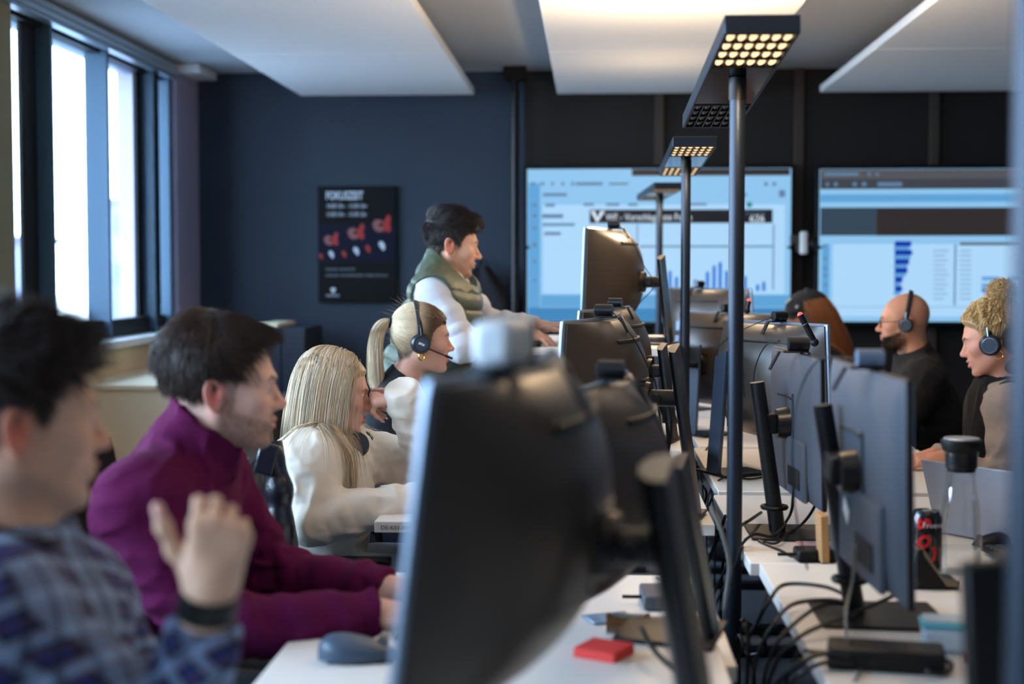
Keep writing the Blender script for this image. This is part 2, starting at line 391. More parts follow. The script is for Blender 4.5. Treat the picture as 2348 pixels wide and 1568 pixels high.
# triangular logo on the header band
a, b, c = W(1354, 484, TVY), W(1387, 484, TVY), W(1369, 511, TVY)
for q in (a, b, c): q[1] = TVY-.0125
mid = (a+b)/2
MB().prism([a, a+(b-a)*.3, c*.6+mid*.4, b-(b-a)*.3, b, c], (0, -.001, 0)).obj('triangle_logo', sc_white, pn)
tv2, pn2, x0, x1, z0, z1 = tvset('large wall screen with a dark band and a stepped blue chart, right of the two', 1880, 2490, 388, 738, TVY)
ui(pn2, 'tab_bar', TVY, 1881, 389, 2489, 410, sc_grey2, 1); ui(pn2, 'toolbar', TVY, 1881, 411, 2489, 432, mat_tb := emit('screen_toolbar', (72, 76, 86), .7), 1)
for (a, b) in ((1890, 1968), (1990, 1996), (2008, 2014)): ui(pn2, 'tab_text', TVY, a, 396, b, 403, sc_grey, 2)
for (a, b) in ((1894, 1900), (1912, 1920), (1955, 1964), (1976, 1986), (2012, 2068)): ui(pn2, 'toolbar_icon', TVY, a, 418, b, 427, sc_grey, 2)
ui(pn2, 'address_bar', TVY, 1881, 446, 2489, 462, sc_mid, 1)
ui(pn2, 'dim_band', TVY, 1881, 476, 2010, 540, emit('screen_dim_slate', (58, 78, 96), .8, .1), 1)
ui(pn2, 'dim_band', TVY, 2010, 476, 2489, 540, sc_brown, 1)
ui(pn2, 'page_card', TVY, 1910, 560, 2489, 726, sc_pale, 1); ui(pn2, 'sidebar', TVY, 1885, 560, 1900, 700, sc_mid, 2)
for (y, w) in ((553, 38), (573, 40), (594, 33), (614, 29), (635, 18), (656, 17)):
    ui(pn2, 'chart_bar', TVY, 2051, y, 2051+w, y+12, sc_dblue, 3)
    ui(pn2, 'chart_step', TVY, 2049, y+12, 2049+w-2, y+21, sc_mid, 2)
for y in (560, 590, 612, 628, 650): ui(pn2, 'menu_mark', TVY, 1888, y, 1895, y+6, sc_grey, 3)
ui(pn2, 'table_rule', TVY, 2188, 560, 2190, 700, sc_grey, 3); ui(pn2, 'table_header', TVY, 2200, 556, 2480, 562, sc_grey2, 3)
for y in range(574, 690, 11):
    ui(pn2, 'table_row', TVY, 2200, y, 2226, y+2, sc_grey, 3); ui(pn2, 'table_row', TVY, 2140, y, 2164+(y*7) % 12, y+2, sc_grey, 3)
for (x, y, w) in ((2250, 634, 38), (2250, 650, 54), (2250, 661, 20), (2272, 661, 44), (2312, 634, 30)): ui(pn2, 'table_bar', TVY, x, y, x+w, y+9, sc_bar if w == 20 else sc_mid, 3)
ui(pn2, 'footer', TVY, 1910, 703, 2489, 705, sc_grey, 3)
# small arrow tabs at the screen edges
for tvx, px, s in ((tv1, 1203, 1), (tv1, 1817, -1), (tv2, 1874, 1)):
    a = W(px, 560, TVY-.012); b = W(px+s*14, 567, TVY-.012); c = W(px, 574, TVY-.012)
    MB().prism([a, b, c] if s > 0 else [a, c, b], (0, .02, 0)).obj('edge_clip', m_black, tvx)
# conference camera between the screens
cx, _, cz = W(1842, 556, 9.25); t = thing('conference_camera', 'small white conference camera on the black wall between the two screens', 'camera', (cx, 9.25, cz))
MB().bb((cx-.022, 9.2, cz-.075), (cx+.022, 9.27, cz+.07)).obj('white_body', m_sill, t, bevel=.01)
MB().ball((cx+.055, 9.24, cz-.01), .045).obj('lens_ball', m_black, t, smooth=True)
MB().cyl((cx+.055, 9.20, cz-.01), (cx+.055, 9.185, cz-.01), .02).obj('lens', m_grid, t, smooth=True)
MB().bb((cx-.08, 9.25, cz-.01), (cx-.024, 9.3, cz+.05)).bb((cx-.04, 9.271, cz-.06), (cx+.1, 9.479, cz+.05)).obj('mount', m_upright, t, bevel=.004)
# ------------------------------------------------------------------ poster
PY = YB-.03
a = W(728, 427, PY); b = W(909, 694, PY)
t = thing('wall_poster', 'black poster with white FOKUSZEIT heading and three red figures on the navy wall', 'poster', ((a[0]+b[0])/2, PY, b[2]))
MB().bb((a[0], PY, b[2]), (b[0], YB-.001, a[2])).obj('board', mat('poster_black', (6, 7, 11), .6, spec=.2), t, bevel=.002)
m_pw = mat('poster_white_ink', (205, 216, 228), .6); m_pg = mat('poster_grey_ink', (128, 138, 150), .6); m_pr = mat('poster_red_ink', (170, 38, 30), .6); m_pp = mat('poster_pink_ink', (140, 88, 86), .6); m_pb = mat('poster_blue_ink', (7, 12, 38), .6, spec=.2)
def prect(px0, py0, px1, py1, m, name, k=1):
    q = W(px0, py0, PY); r = W(px1, py1, PY); MB().bb((q[0], PY-.0012*k, r[2]), (r[0], PY-.0002, q[2])).obj(name, m, t)
prect(729, 515, 908, 600, m_pb, 'blue_band')
def ptext(s, px, py, h, m, **k):
    o = W(px, py, PY); o[1] = PY-.0008; text_mesh('lettering', s, h*PY/FPX/.7, m, t, o, (1, 0, 0), (0, 0, 1), extrude=.0005, **k)
ptext('FOKUSZEIT', 747, 457, 18, m_pw, sx=.66, bold=.002); ptext('10:00 Uhr - 12:00 Uhr', 748, 477, 10, m_pw, sx=.73); ptext('13:00 Uhr - 15:00 Uhr', 748, 496, 10, m_pw, sx=.73)
ptext('KEINE ANRUFE', 747, 620, 5.5, m_pg, sx=1.3); ptext('KEINE INTERNEN MEETINGS', 747, 634, 5.5, m_pg, sx=1.45)
def blob(px, py, r, pts, m, name='printed_figure', k=2):
    o = W(px, py, PY); s = PY/FPX
    poly = [(o[0]+x*r*s, PY-.0003, o[2]+z*r*s) for x, z in pts]
    MB().prism(poly, (0, -.0012*k/2, 0)).obj(name, m, t)
fig = [(-1, .1), (-.7, .55), (-.2, .6), (.1, .35), (.1, -.6), (-.3, -.75), (-.75, -.5)]
fig2 = [(.1, .4), (.35, .5), (.55, 1), (.85, 1.05), (1, .7), (.85, .2), (1, -.5), (.7, -.8), (.4, -.5), (.1, -.75)]
for px, py, r in ((759, 550, 17), (816, 534, 20), (875, 516, 22)):
    blob(px, py, r, fig, m_pp, k=2); blob(px, py, r, fig2, m_pr, k=2); blob(px, py, r*.35, [(-1, 0), (0, -.6), (.6, .2), (0, .8)], m_pb, k=4)
drop = [(-.6, .9), (.1, 1), (.6, .2), (.6, -.6), (.3, -1), (-.2, -.5), (-.7, .3)]
for px, py, r, m in ((760, 584, 9, m_pw), (817, 576, 10, m_pw), (876, 564, 11, m_pw), (736, 588, 7, m_pr), (789, 583, 8, m_pr), (844, 571, 9, m_pr)): blob(px, py, r, drop, m)
blob(764, 666, 7, [(-.9, .6), (0, 1), (.9, .6), (.5, -.4), (0, -1), (-.5, -.4)], m_pw); prect(748, 675, 778, 680, m_pg, 'logo_text_bar')
# ------------------------------------------------------------------ desks
m_lbl = mat('desk_label_ink', (52, 58, 66), .6)
def desk(x0, x1, y0, y1, z, label, text=None, tx=None, group='white desks'):
    d = thing('desk', label, 'desk', ((x0+x1)/2, (y0+y1)/2, 0), group)
    top = MB().bb((x0, y0, z-.03), (x1, y1, z)).obj('desktop', m_desk, d, bevel=.0025)
    MB().bb((x0+.08, (y0+y1)/2-.03, z-.08), (x1-.08, (y0+y1)/2+.03, z-.031)).obj('crossbeam', m_black, d, bevel=.004)
    xm = (x0+x1)/2
    for yy in (y0+.14, y1-.14):
        MB().bb((xm-.04, yy-.03, .0305), (xm+.04, yy+.03, z-.0805)).bb((x0+.08, yy-.025, z-.08), (x1-.08, yy+.025, z-.0315)).obj('leg', m_blackm, d, bevel=.006)
        MB().bb((x0+.06, yy-.035, .0005), (x1-.06, yy+.035, .03)).obj('foot', m_blackm, d, bevel=.008)
    if text:
        text_mesh('desk_number', text, .0155, m_lbl, top, (tx, y0-.0006, z-.0215), (1, 0, 0), (0, 0, 1), extrude=.0003)
    return d
LX0, LX1, RX0, RX1 = -.525, .315, .378, 1.2
HL = [.74, .66, .755, .86, 1.12, .74]
desk(-.54, .225, .95, 2.50, .74, 'white desk nearest on the left, under the grey mouse and red notes')
desk(-.53, .262, 2.54, 3.30, .69, 'white desk under the hands of the person in burgundy')
dl = W(858, 1195, 3.63)
desk(dl[0], LX1, 3.63, 4.36, dl[2], 'white desk with number DE-K01-003 on its edge', 'DE-K01-003', W(873, 1215, 3.63)[0])
desk(-.40, LX1, 4.42, 5.22, .84, 'white desk in front of the ponytailed woman')
dv = W(1075, 797, 5.28)
desk(dv[0], LX1, 5.28, 6.35, dv[2], 'raised standing-height white desk of the man in the vest', 'DE-K01-004', W(1083, 810, 5.28)[0])
desk(-.5, LX1, 6.45, 7.7, .74, 'white desk furthest away in the left row')
desk(RX0, RX1, 1.15, 3.205, .74, 'white desk nearest on the right, under the carafe')
desk(.360, RX1, 3.235, 4.22, .735, 'white desk under the grey laptop in the right row')
desk(RX0, RX1, 4.26, 5.30, .74, 'white desk in front of the curly haired woman')
desk(.40, RX1, 5.34, 6.40, .74, 'white desk in front of the bald man')
desk(.40, RX1, 6.44, 7.7, .74, 'white desk in front of the person with a cap')
DZL = lambda y: .74 if y < 2.52 else .69 if y < 3.5 else dl[2] if y < 4.39 else .84 if y < 5.25 else dv[2] if y < 6.4 else .74
m_slab = mat('daylit_stand_metal', (74, 90, 112), .32, .5)  # blue daylight on the right row stands put into the metal colour
# ------------------------------------------------------------------ monitors with bulging shells (27 inch, curved)
MW, MH = .61, .37
def shell_point(u, v, side):
    """u,v in -1..1 ; returns local x (forward = screen), y, z ; side 0 front, 1 back"""
    f = .022*u*u
    if side == 0: return (f, u*MW/2, v*MH/2)
    a = max(0, 1-abs(v)**2.4); b = max(0, 1-abs(u)**2.6)
    th = .018+.094*(a**.8)*(b**.9)+.022*max(0, 1-u*u)
    return (f-th, u*MW/2, v*MH/2)
def put(m, R, t): return m.xf(R, t)
def curved_monitor(center, yaw, tilt, label, group):
    """yaw: direction the screen faces, 0 = +x"""
    R = rotm(0, 0, yaw) @ rotm(0, -tilt, 0); c = np.array(center, float)
    t = thing('monitor', label, 'monitor', c, group)
    sh = MB(); n = 41; m = 25
    sh.grid(lambda a, b: shell_point(2*a-1, 2*b-1, 1), n, m)
    # rim closing the shell
    rim = []
    for i in range(n): rim.append((2*i/(n-1)-1, -1))
    for j in range(1, m): rim.append((1, 2*j/(m-1)-1))
    for i in range(n-2, -1, -1): rim.append((2*i/(n-1)-1, 1))
    for j in range(m-2, 0, -1): rim.append((-1, 2*j/(m-1)-1))
    o = len(sh.v); k = len(rim)
    for u, v in rim: sh.v.append(shell_point(u, v, 1))
    for u, v in rim:
        p = shell_point(u, v, 0); sh.v.append((p[0]-.006, p[1], p[2]))
    for i in range(k): sh.f.append((o+i, o+k+i, o+k+(i+1) % k, o+(i+1) % k))
    put(sh, R, c).obj('rear_shell', m_monback, t, smooth=True)
    ed = MB()
    ed.tube([(shell_point(u, v, 0)[0]-.006, shell_point(u, v, 0)[1]*1.004, shell_point(u, v, 0)[2]*1.006) for u, v in rim], .0075, n=6, closed=True, hint=(1, 0, 0))
    put(ed, R, c).obj('bezel', m_monedge, t, smooth=True)
    sc = MB().grid(lambda a, b: (shell_point(2*a-1, 2*b-1, 0)[0]-.003, (2*a-1)*MW/2*.985, (2*b-1)*MH/2*.975), 21, 3)
    put(sc, R, c).obj('screen', emit('desk_screen_glow', (150, 180, 215), .5), t, smooth=True)
    sl = MB().tube([np.array(shell_point(u, .74, 1))-np.array([.0005, 0, 0]) for u in np.linspace(-.55, .42, 24)], .006, n=6, hint=(0, 0, 1))
    put(sl, R, c).obj('vent_slot', m_slot, t, smooth=True)
    vr = MB()
    for q in range(9):
        vv = .2-.05*q
        vr.tube([np.array(shell_point(u, vv, 1))-np.array([.001, 0, 0]) for u in np.linspace(-.16, .16, 9)], .003, n=6)
    put(vr, R, c).obj('pivot_ribs', m_monback, t, smooth=True)
    hub = MB().cyl((-.118, 0, -.01), (-.15, 0, -.01), .045, .04, n=28)
    put(hub, R, c).obj('pivot_hub', m_black, t, smooth=True)
    return t, R, c
def slab_stand(t, R, c, zdesk, lean, w=.072, th=.022, reach=.20, rise=.07, cm=None, basew=.2):
    """leaning slab column behind the monitor, hinge arm and foot, all parts of the monitor"""
    back = R @ np.array([-1, 0, 0.]); back[2] = 0; back = nrm(back); side = np.array([-back[1], back[0], 0])
    hub = c+R @ np.array([-.15, 0, -.01])
    top = hub+back*(reach-.15); top[2] = hub[2]+rise
    h = top[2]-zdesk; bot = np.array([*(top[:2]+back[:2]*lean), zdesk+.009])
    arm = MB().cyl(hub-back*.005, np.array([*(hub[:2]+back[:2]*(reach-.15+lean*.2)), hub[2]]), .022, n=20)
    arm.cyl(hub+side*.03+back*.02, hub-side*.03+back*.02, .012, n=14)
    arm.obj('hinge_arm', m_black, t, smooth=True)
    n = 10; pr = []
    for i in range(n+1):
        a = PI*i/n-PI/2; pr.append((math.sin(a)*w/2, math.cos(a)*th*.8))
    prof = [(s, d) for s, d in pr]+[(w/2, -th*.3), (-w/2, -th*.3)]
    lo = [bot+side*s-back*d for s, d in prof]
    hi = [top+side*s-back*d+np.array([0, 0, .012+(s/w)*.02]) for s, d in prof]
    col = MB(); k = len(prof); col.add(lo+hi, [(i, (i+1) % k, k+(i+1) % k, k+i) for i in range(k)]+[tuple(range(k-1, -1, -1)), tuple(range(k, 2*k))])
    col.obj('stand_column', cm or m_blackm, t, smooth=True)
    b0 = np.array([*bot[:2], zdesk+.0006])
    P = [b0+side*basew/2+back*.012, b0-side*basew/2+back*.012, b0-side*basew*.38-back*.17, b0+side*basew*.38-back*.17]
    MB().prism(P, (0, 0, .008)).obj('stand_base', m_black, t, bevel=.002)
def left_monitor(px, pytop, Ynear, phi, tilt, label, zdesk, lean=.035, **k):
    """near vertical edge's top corner appears at px,pytop at depth Ynear; phi: turn of the panel off the row axis"""
    yaw = PI-phi          # faces -x turned towards +y
    R = rotm(0, 0, yaw) @ rotm(0, -tilt, 0)
    corner = R @ np.array([.022, MW/2, MH/2])
    if (R @ np.array([0, 1., 0]))[1] > 0: corner = R @ np.array([.022, -MW/2, MH/2])
    c = W(px, pytop, Ynear)-corner
    t, R, c = curved_monitor(c, yaw, tilt, label, 'left row monitors with bulging shells')
    slab_stand(t, R, c, zdesk, lean, **k); return t, R, c
def right_monitor(px, pytop, Ynear, phi, tilt, label, zdesk, lean=.06, **k):
    yaw = phi
    R = rotm(0, 0, yaw) @ rotm(0, -tilt, 0)
    corner = R @ np.array([.022, -MW/2, MH/2]); c = W(px, pytop, Ynear)-corner
    t, R, c = curved_monitor(c, yaw, tilt, label, 'right row monitors with bulging shells')
    slab_stand(t, R, c, zdesk, lean, **k); return t, R, c
D = math.radians
M1 = left_monitor(972, 884, 1.42, D(10), D(7), 'huge blurred dark monitor back in the near foreground', .74, lean=.07, reach=.205, rise=.085, th=.034, w=.095)
M1b = left_monitor(1250, 912, 2.30, D(13), D(4), 'monitor half hidden directly behind the huge foreground monitor', .74, lean=.06, reach=.165, rise=.06)
M2 = left_monitor(1285, 742, 3.48, D(14), D(3), 'brownish curved monitor back with a slot, beside the hand of the standing man', dl[2] if False else .755, lean=.06, reach=.215, rise=.12)
M2b = left_monitor(1325, 716, 4.45, D(16), D(2), 'monitor hidden behind the brownish curved one, only its top rim showing', .84, lean=.04, reach=.185)
M5 = left_monitor(1338, 524, 5.32, D(15), D(2), 'raised monitor back standing out against the bright wall screen', dv[2], lean=.035, reach=.215, rise=.085)
R3 = right_monitor(1901, 748, 4.42, D(25), D(3), 'blue-lit curved monitor back with the red-tipped busy light', .74, lean=.03, reach=.185, rise=.095, cm=m_slab)
R3b = right_monitor(1788, 723, 5.55, D(34), D(3), 'dark curved monitor back left of the blue-lit one', .74, lean=.02, reach=.16, rise=.06, cm=m_slab)
R4 = right_monitor(1724, 664, 6.6, D(34), D(4), 'blue-grey monitor back furthest away in front of the bar chart', .74, lean=.02, reach=.16, rise=.05, cm=m_slab)
# ------------------------------------------------------------------ flat monitors with ribbed shells on round leaning posts
def flat_monitor(px, pytop, Ynear, Hm, Wm, yaw, tilt, label, zdesk, col_top, col_bot, lab=False):
    R = rotm(0, 0, yaw) @ rotm(0, -tilt, 0)
    c = W(px, pytop, Ynear)-R @ np.array([.006, -Wm/2, Hm/2])
    t = thing('monitor', label, 'monitor', c, 'right row flat monitors on round posts')
    put(MB().box((0.0, 0, 0), (.012, Wm, Hm)), R, c).obj('bezel', m_black, t, bevel=.003)
    put(MB().box((.0067, 0, 0), (.001, Wm*.98, Hm*.96)), R, c).obj('screen', emit('desk_screen_glow', (150, 180, 215), .5), t)
    sh = MB(); n, m = 31, 21
    def bp(a, b):
        u, v = 2*a-1, 2*b-1; e = (1-abs(u)**6)*(1-abs(v)**6)
        return (-.0062-.018*e**.5, u*Wm/2*.985, v*Hm/2*.985)
    sh.grid(bp, n, m); put(sh, R, c).obj('rear_shell', m_ribback, t, smooth=True)
    put(MB().box((-.0262, .0, -.28*Hm), (.014, Wm*.72, Hm*.40)), R, c).obj('electronics_box', m_ribback, t, bevel=.006)
    put(MB().tube([(-.0245, y, Hm*.19-abs(y-.03)*.04) for y in np.linspace(-.04, .12, 6)], .0035, n=6), R, c).obj('vent_slot', m_slot, t)
    put(MB().box((-.0345, -.1, -.34*Hm), (.004, .13, .05)), R, c).obj('port_recess', m_slot, t, bevel=.002)
    put(MB().box((-.0255, -.06, .02), (.004, .012, .12)), R, c).obj('cable_slit', m_slot, t, bevel=.002)
    put(MB().cyl((-.024, 0, 0), (-.055, 0, 0), .042, .036, n=30), R, c).obj('pivot_disc', m_blackm, t, smooth=True)
    hub = c+R @ np.array([-.055, 0, 0]); ct = np.array(col_top); cb = np.array(col_bot)
    s = (hub[2]-cb[2])/(ct[2]-cb[2]); q = cb+(ct-cb)*s
    d = q-hub
    MB().box((hub+q)/2, (max(np.linalg.norm(d), .02), .03, .05), rotm(0, 0, math.atan2(d[1], d[0]))).obj('arm', m_black, t, bevel=.004)
    MB().cyl(cb, ct, .0205, .0185, n=24).obj('post', m_blackm, t, smooth=True)
    MB().tube([cb+(ct-cb)*.16+np.array([.03*math.cos(a), .03*math.sin(a), 0]) for a in np.linspace(0, 2*PI, 20)[:-1]], .006, n=6, closed=True).obj('cable_ring', m_black, t, smooth=True)
    b = np.array([cb[0], cb[1], zdesk+.0006])
    MB().prism([b+np.array(p) for p in ((-.075, -.10, 0), (.16, -.12, 0), (.16, .10, 0), (-.075, .10, 0))], (0, 0, .007)).obj('base_plate', m_black, t, bevel=.0025)
    if lab:
        put(MB().box((-.0365, .03, -.075), (.002, .045, .030), rotm(.5, 0, 0)), R, c).obj('white_tag', m_sill, t)
    return t, R, c
def onr(px, py, Y): return W(px, py, Y)
R1 = flat_monitor(2094, 871, 2.30, .375, .58, D(2), D(1.5), 'blue-grey monitor back with a white tag, nearest in the right row', .74, W(1886, 928, 2.72), np.array([W(1960, 1408, 2.72)[0], 2.72, .748]), lab=True)
R2 = flat_monitor(1892, 822, 3.33, .36, .56, D(4), D(1.5), 'grey ribbed monitor back in front of the blue-lit curved one', .735, W(1736, 876, 3.60), np.array([W(1783, 1215, 3.60)[0], 3.60, .743]))
# a nearer post stand cut by the bottom right corner
q = W(2262, 1285, 1.55); qb = np.array([W(2300, 1600, 1.55)[0], 1.55, .748])
t = thing('monitor_stand', 'blurred black monitor stand in the bottom right corner', 'monitor stand', (qb[0], 1.55, .74))
MB().box((q+qb)/2, (.055, .026, np.linalg.norm(q-qb)), rotm(0, math.atan2(q[0]-qb[0], q[2]-qb[2]), 0)).obj('slab_column', m_black, t, bevel=.006)
MB().bb((q[0]+.02, 1.56, 1.03), (q[0]+.14, 1.60, 1.09)).obj('hinge_arm', m_black, t, bevel=.006)
MB().bb((q[0]+.141, 1.36, .89), (q[0]+.16, 1.80, 1.20)).obj('monitor_panel', m_blackm, t, bevel=.004)
MB().bb((qb[0]-.08, 1.45, .7406), (qb[0]+.1, 1.65, .7475)).obj('base_plate', m_black, t, bevel=.002)
# ------------------------------------------------------------------ floor lamps
def lamp(Yp, px, near_px, far_px, Yn, Yf, label):
    """near_px: ((xl,yt),(xr,yt),yb) of the near end, far_px: (xl,yb)"""
    xl = W(near_px[0], near_px[2], Yn); xr = W(near_px[1], near_px[3], Yn); zb = W(near_px[0], near_px[4], Yn)[2]
    w = xr[0]-xl[0]; zt = xl[2]
    fl = W(far_px[0], far_px[1], Yf); base = W(px, 900, Yp)
    a = np.array([xl[0], Yn, zb]); b = np.array([fl[0], Yf, fl[2]])           # lower left edge
    ax = nrm(b-a); ex = nrm(np.array([1., 0, 0])-ax*ax[0]); up = np.cross(ex, ax); L = np.linalg.norm(b-a); h = zt-zb
    R = np.stack([ex, ax, up], 1)
    t = thing('floor_lamp', label, 'floor lamp', (base[0], Yp, 0), 'black office floor lamps')
    fr = MB(); hh = h
    fr.bb((0, 0, 0), (w, .008, hh)).bb((0, L-.008, 0), (w, L, hh)).bb((0, .0081, 0), (.005, L-.0081, hh)).bb((w-.005, .0081, 0), (w, L-.0081, hh)).bb((.0051, .0081, hh-.006), (w-.0051, L*.30, hh-.001)).bb((.0051, L*.70, hh-.006), (w-.0051, L-.0081, hh-.001))
    fr.xf(R, a); hd = fr.obj('lamp_head', m_lampblk, t, bevel=.002)
    cp = MB().bb((.0052, L*.30, .003), (w-.0052, L*.70, hh-.004)); cp.xf(R, a); cp.obj('centre_plate', mat('glossy_black_lamp_plate', (14, 16, 22), .12), t)
    pw = (w-.012)/6
    for e, (s0, s1, m, nm) in enumerate(((.014, L*.295, m_cell, 'lit_cells'), (L*.705, L-.014, (m_cell if Yp > 4 else m_celloff), 'cells'))):
        nr = 4 if e == 0 else 4
        ph = (s1-s0)/nr; cm = MB(); gm = MB()
        for i in range(6):
            for j in range(nr):
                cx = .006+(i+.5)*pw; cy = s0+(j+.5)*ph
                cm.ball((cx, cy, .006), (pw*.36, ph*.43, .004), n=10)
        for i in range(7): gm.bb((.006+i*pw-.0012, s0, .0), (.006+i*pw+.0012, s1, .012))
        for j in range(nr+1): gm.bb((.006, s0+j*ph-.0012, .0005), (w-.006, s0+j*ph+.0012, .0115))
        cm.xf(R, a); gm.xf(R, a)
        cm.obj(nm if e == 0 else 'far_cells', m, t, smooth=True); gm.obj('louvre_grid', m_grid if e == 1 and Yp < 4 else m_black, t)
        bk = MB().bb((.0053, s0, .0125), (w-.0053, s1, .0145)); bk.xf(R, a); bk.obj('reflector_back', m_black, t)
    ctr = a+R @ np.array([w/2, L*.5, 0])
    top = np.array([W(px[0] if hasattr(px, '__len__') else px, 200, Yp)[0], Yp, 0]); 
    s = (Yp-a[1])/(b[1]-a[1]); ztop = a[2]+(b[2]-a[2])*s
    bx = base[0]
    MB().cyl((bx, Yp, .02), (bx, Yp, ztop+.002), .0185, n=28).obj('pole', m_lampblk, t, smooth=True)
    MB().bb((bx-.03, Yp-.25, .0005), (bx+.03, Yp+.25, .02)).obj('foot', m_lampblk, t, bevel=.004)
    MB().cyl((bx, Yp, ztop-.05), (bx, Yp, ztop+.001), .021, n=24).obj('collar', m_black, t, smooth=True)
    # light given by the head: warm beams down, a warm wash up
    for f, pw_ in ((.16, 1), (.84, 1 if Yp > 4 else 0)):
        if not pw_ or (Yp < 2 and f < .5): continue
        p = a+R @ np.array([w/2, L*f, -.012])
        ld = bpy.data.lights.new('lamp_beam', 'SPOT'); ld.energy = LAMP_DOWN*(1.3 if Yp < 2 else 1); ld.color = (1, .70, .42); ld.spot_size = D(168); ld.spot_blend = .25; ld.shadow_soft_size = .045
        lo = bpy.data.objects.new('lamp_beam', ld); C.objects.link(lo); lo.location = p; lo.rotation_euler = (0, 0, 0)
    p = a+R @ np.array([w/2, L*.5, hh+.02])
    ld = bpy.data.lights.new('lamp_uplight', 'AREA'); ld.shape = 'RECTANGLE'; ld.size = w*.8; ld.size_y = L*.3; ld.energy = LAMP_UP*(1.0 if Yp < 4 else 1.3 if Yp < 7 else .12); ld.color = (1, .74, .47)
    lo = bpy.data.objects.new('lamp_uplight', ld); C.objects.link(lo); lo.location = p; lo.rotation_euler = (PI, 0, 0)
LAMP_DOWN, LAMP_UP = 18.0, 24.0
lamp(3.38, 1686, (1662, 1837, 33, 26, 77), (1565, 294), 2.95, 4.02, 'tall black floor lamp with warm square cells, nearest of the three')
lamp(1.24, 2366, (2300, 2720, -560, -600, -470), (2230, -230), .80, 1.86, 'blurred floor lamp pole cut by the right edge of the picture')
lamp(5.5, 1570, (1543, 1645, 313, 312, 337), (1512, 404), 5.07, 6.15, 'black floor lamp in the middle of the three')
lamp(7.6, 1510, (1500, 1568, 418, 417, 434), (1460, 460), 7.2, 8.3, 'black floor lamp furthest away, in front of the bright screen')
# ------------------------------------------------------------------ webcams and busy lights
def webcam(p, d, label, size=1.0, wide=False, bm=None, cable=None):
    """p: top rim point it sits on, d: direction the lens looks"""
    p = np.array(p, float); d = nrm([d[0], d[1], 0]); s = np.array([-d[1], d[0], 0])
    R = np.stack([d, s, np.array([0, 0, 1.])], 1)
    t = thing('webcam', label, 'webcam', p, 'webcams on the monitors')
    if wide:
        b = MB().box((0, 0, .022*size), (.034*size, .085*size, .036*size)); b.xf(R, p); b.obj('camera_body', mat('pale_grey_webcam_plastic', (196, 206, 214), .5), t, bevel=.008*size)
        c2 = MB().box((-.003, -.047*size, .02*size), (.03*size, .008, .034*size)); c2.xf(R, p); c2.obj('end_cap', m_black, t, bevel=.003)
    else:
        b = MB().cyl((-.03*size, 0, .021*size), (.018*size, 0, .021*size), .0165*size, n=24); b.xf(R, p); b.obj('camera_body', bm or m_blackm, t, smooth=True)
        c2 = MB().cyl((.0185*size, 0, .021*size), (.021*size, 0, .021*size), .011*size, n=18); c2.xf(R, p); c2.obj('lens', m_grid, t, smooth=True)
    cl = MB().box((-.012*size, 0, .0025), (.06*size, .02*size, .005)); cl.box((-.062*size, 0, -.018*size), (.005, .018*size, .05*size), rotm(0, .5, 0)).box((.02*size, 0, -.004), (.004, .02*size, .012)); cl.xf(R, p); cl.obj('clip', m_black, t, bevel=.0015)
    if cable:
        pts = spline([p+R @ np.array([-.028*size, 0, .02*size])]+[np.array(c) for c in cable], 8)
        MB().tube(pts, .0018, n=6).obj('lead', m_rubber, t, smooth=True)
    return t
def rim(Mo, u, v=1.0, back=.012):
    t, R, c = Mo; return c+R @ np.array([.022*u*u-back, u*MW/2, MH/2+.0075])
def look(Mo): return (Mo[1] @ np.array([1., 0, 0]))
def onback(Mo, u, v, off=.004):
    t, R, c = Mo; q = np.array(shell_point(u, v, 1)); return c+R @ (q-np.array([off, 0, 0]))
sgn = 1 if (M1[1] @ np.array([0, 1., 0]))[1] > 0 else -1
webcam(rim(M1, .32), look(M1), 'blurred pale webcam on top of the huge foreground monitor', 1.4, wide=True)
webcam(rim(M1b, sgn*.05), look(M1b), 'black round webcam on the half hidden monitor', 1.0, cable=[onback(M1b, .0, .7, .01), onback(M1b, .0, .3, .012), onback(M1b, -.1, -.2, .014), onback(M1b, -.3, -.7, .01)])
webcam(rim(M2, sgn*-.05), look(M2), 'black webcam on the brownish curved monitor', .95, cable=[onback(M2, .05, .8, .01), onback(M2, .0, .4, .012), onback(M2, -.02, .05, .03), onback(M2, 0, -.4, .012), onback(M2, 0, -.9, .01)])
webcam(rim(M2b, sgn*-.0), look(M2b), 'black webcam on the hidden monitor with only its rim showing', .9)
webcam(rim(M5, sgn*.0), look(M5), 'black webcam on the raised monitor', .9, cable=[onback(M5, .05, .8, .01), onback(M5, .0, .3, .012), onback(M5, .1, -.1, .06), onback(M5, 0, -.5, .012), onback(M5, 0, -.95, .01)])
webcam(rim(R3, -.28), look(R3), 'black webcam on the blue-lit curved monitor', .95, cable=[onback(R3, .1, .9, .02), onback(R3, .35, .6, .03), onback(R3, .45, .1, .03), onback(R3, .4, -.5, .01)])
webcam(rim(R3b, -.1), look(R3b), 'black webcam on the dark curved monitor left of the blue-lit one', .9)
webcam(rim(R4, .1), look(R4), 'black webcam on the monitor in front of the bar chart', .9)
def frim(Mo, y, Hm): t, R, c = Mo; return c+R @ np.array([-.003, y, Hm/2+.001])
webcam(frim(R2, -.06, .36), look(R2), 'black webcam with a looping lead on the grey ribbed monitor', 1.05, cable=[frim(R2, .12, .36)+np.array([-.05, 0, .01]), frim(R2, .2, .36)+np.array([-.07, -.02, -.08]), frim(R2, .17, .36)+np.array([-.06, -.06, -.2]), frim(R2, .1, .36)+np.array([-.04, -.05, -.3])])
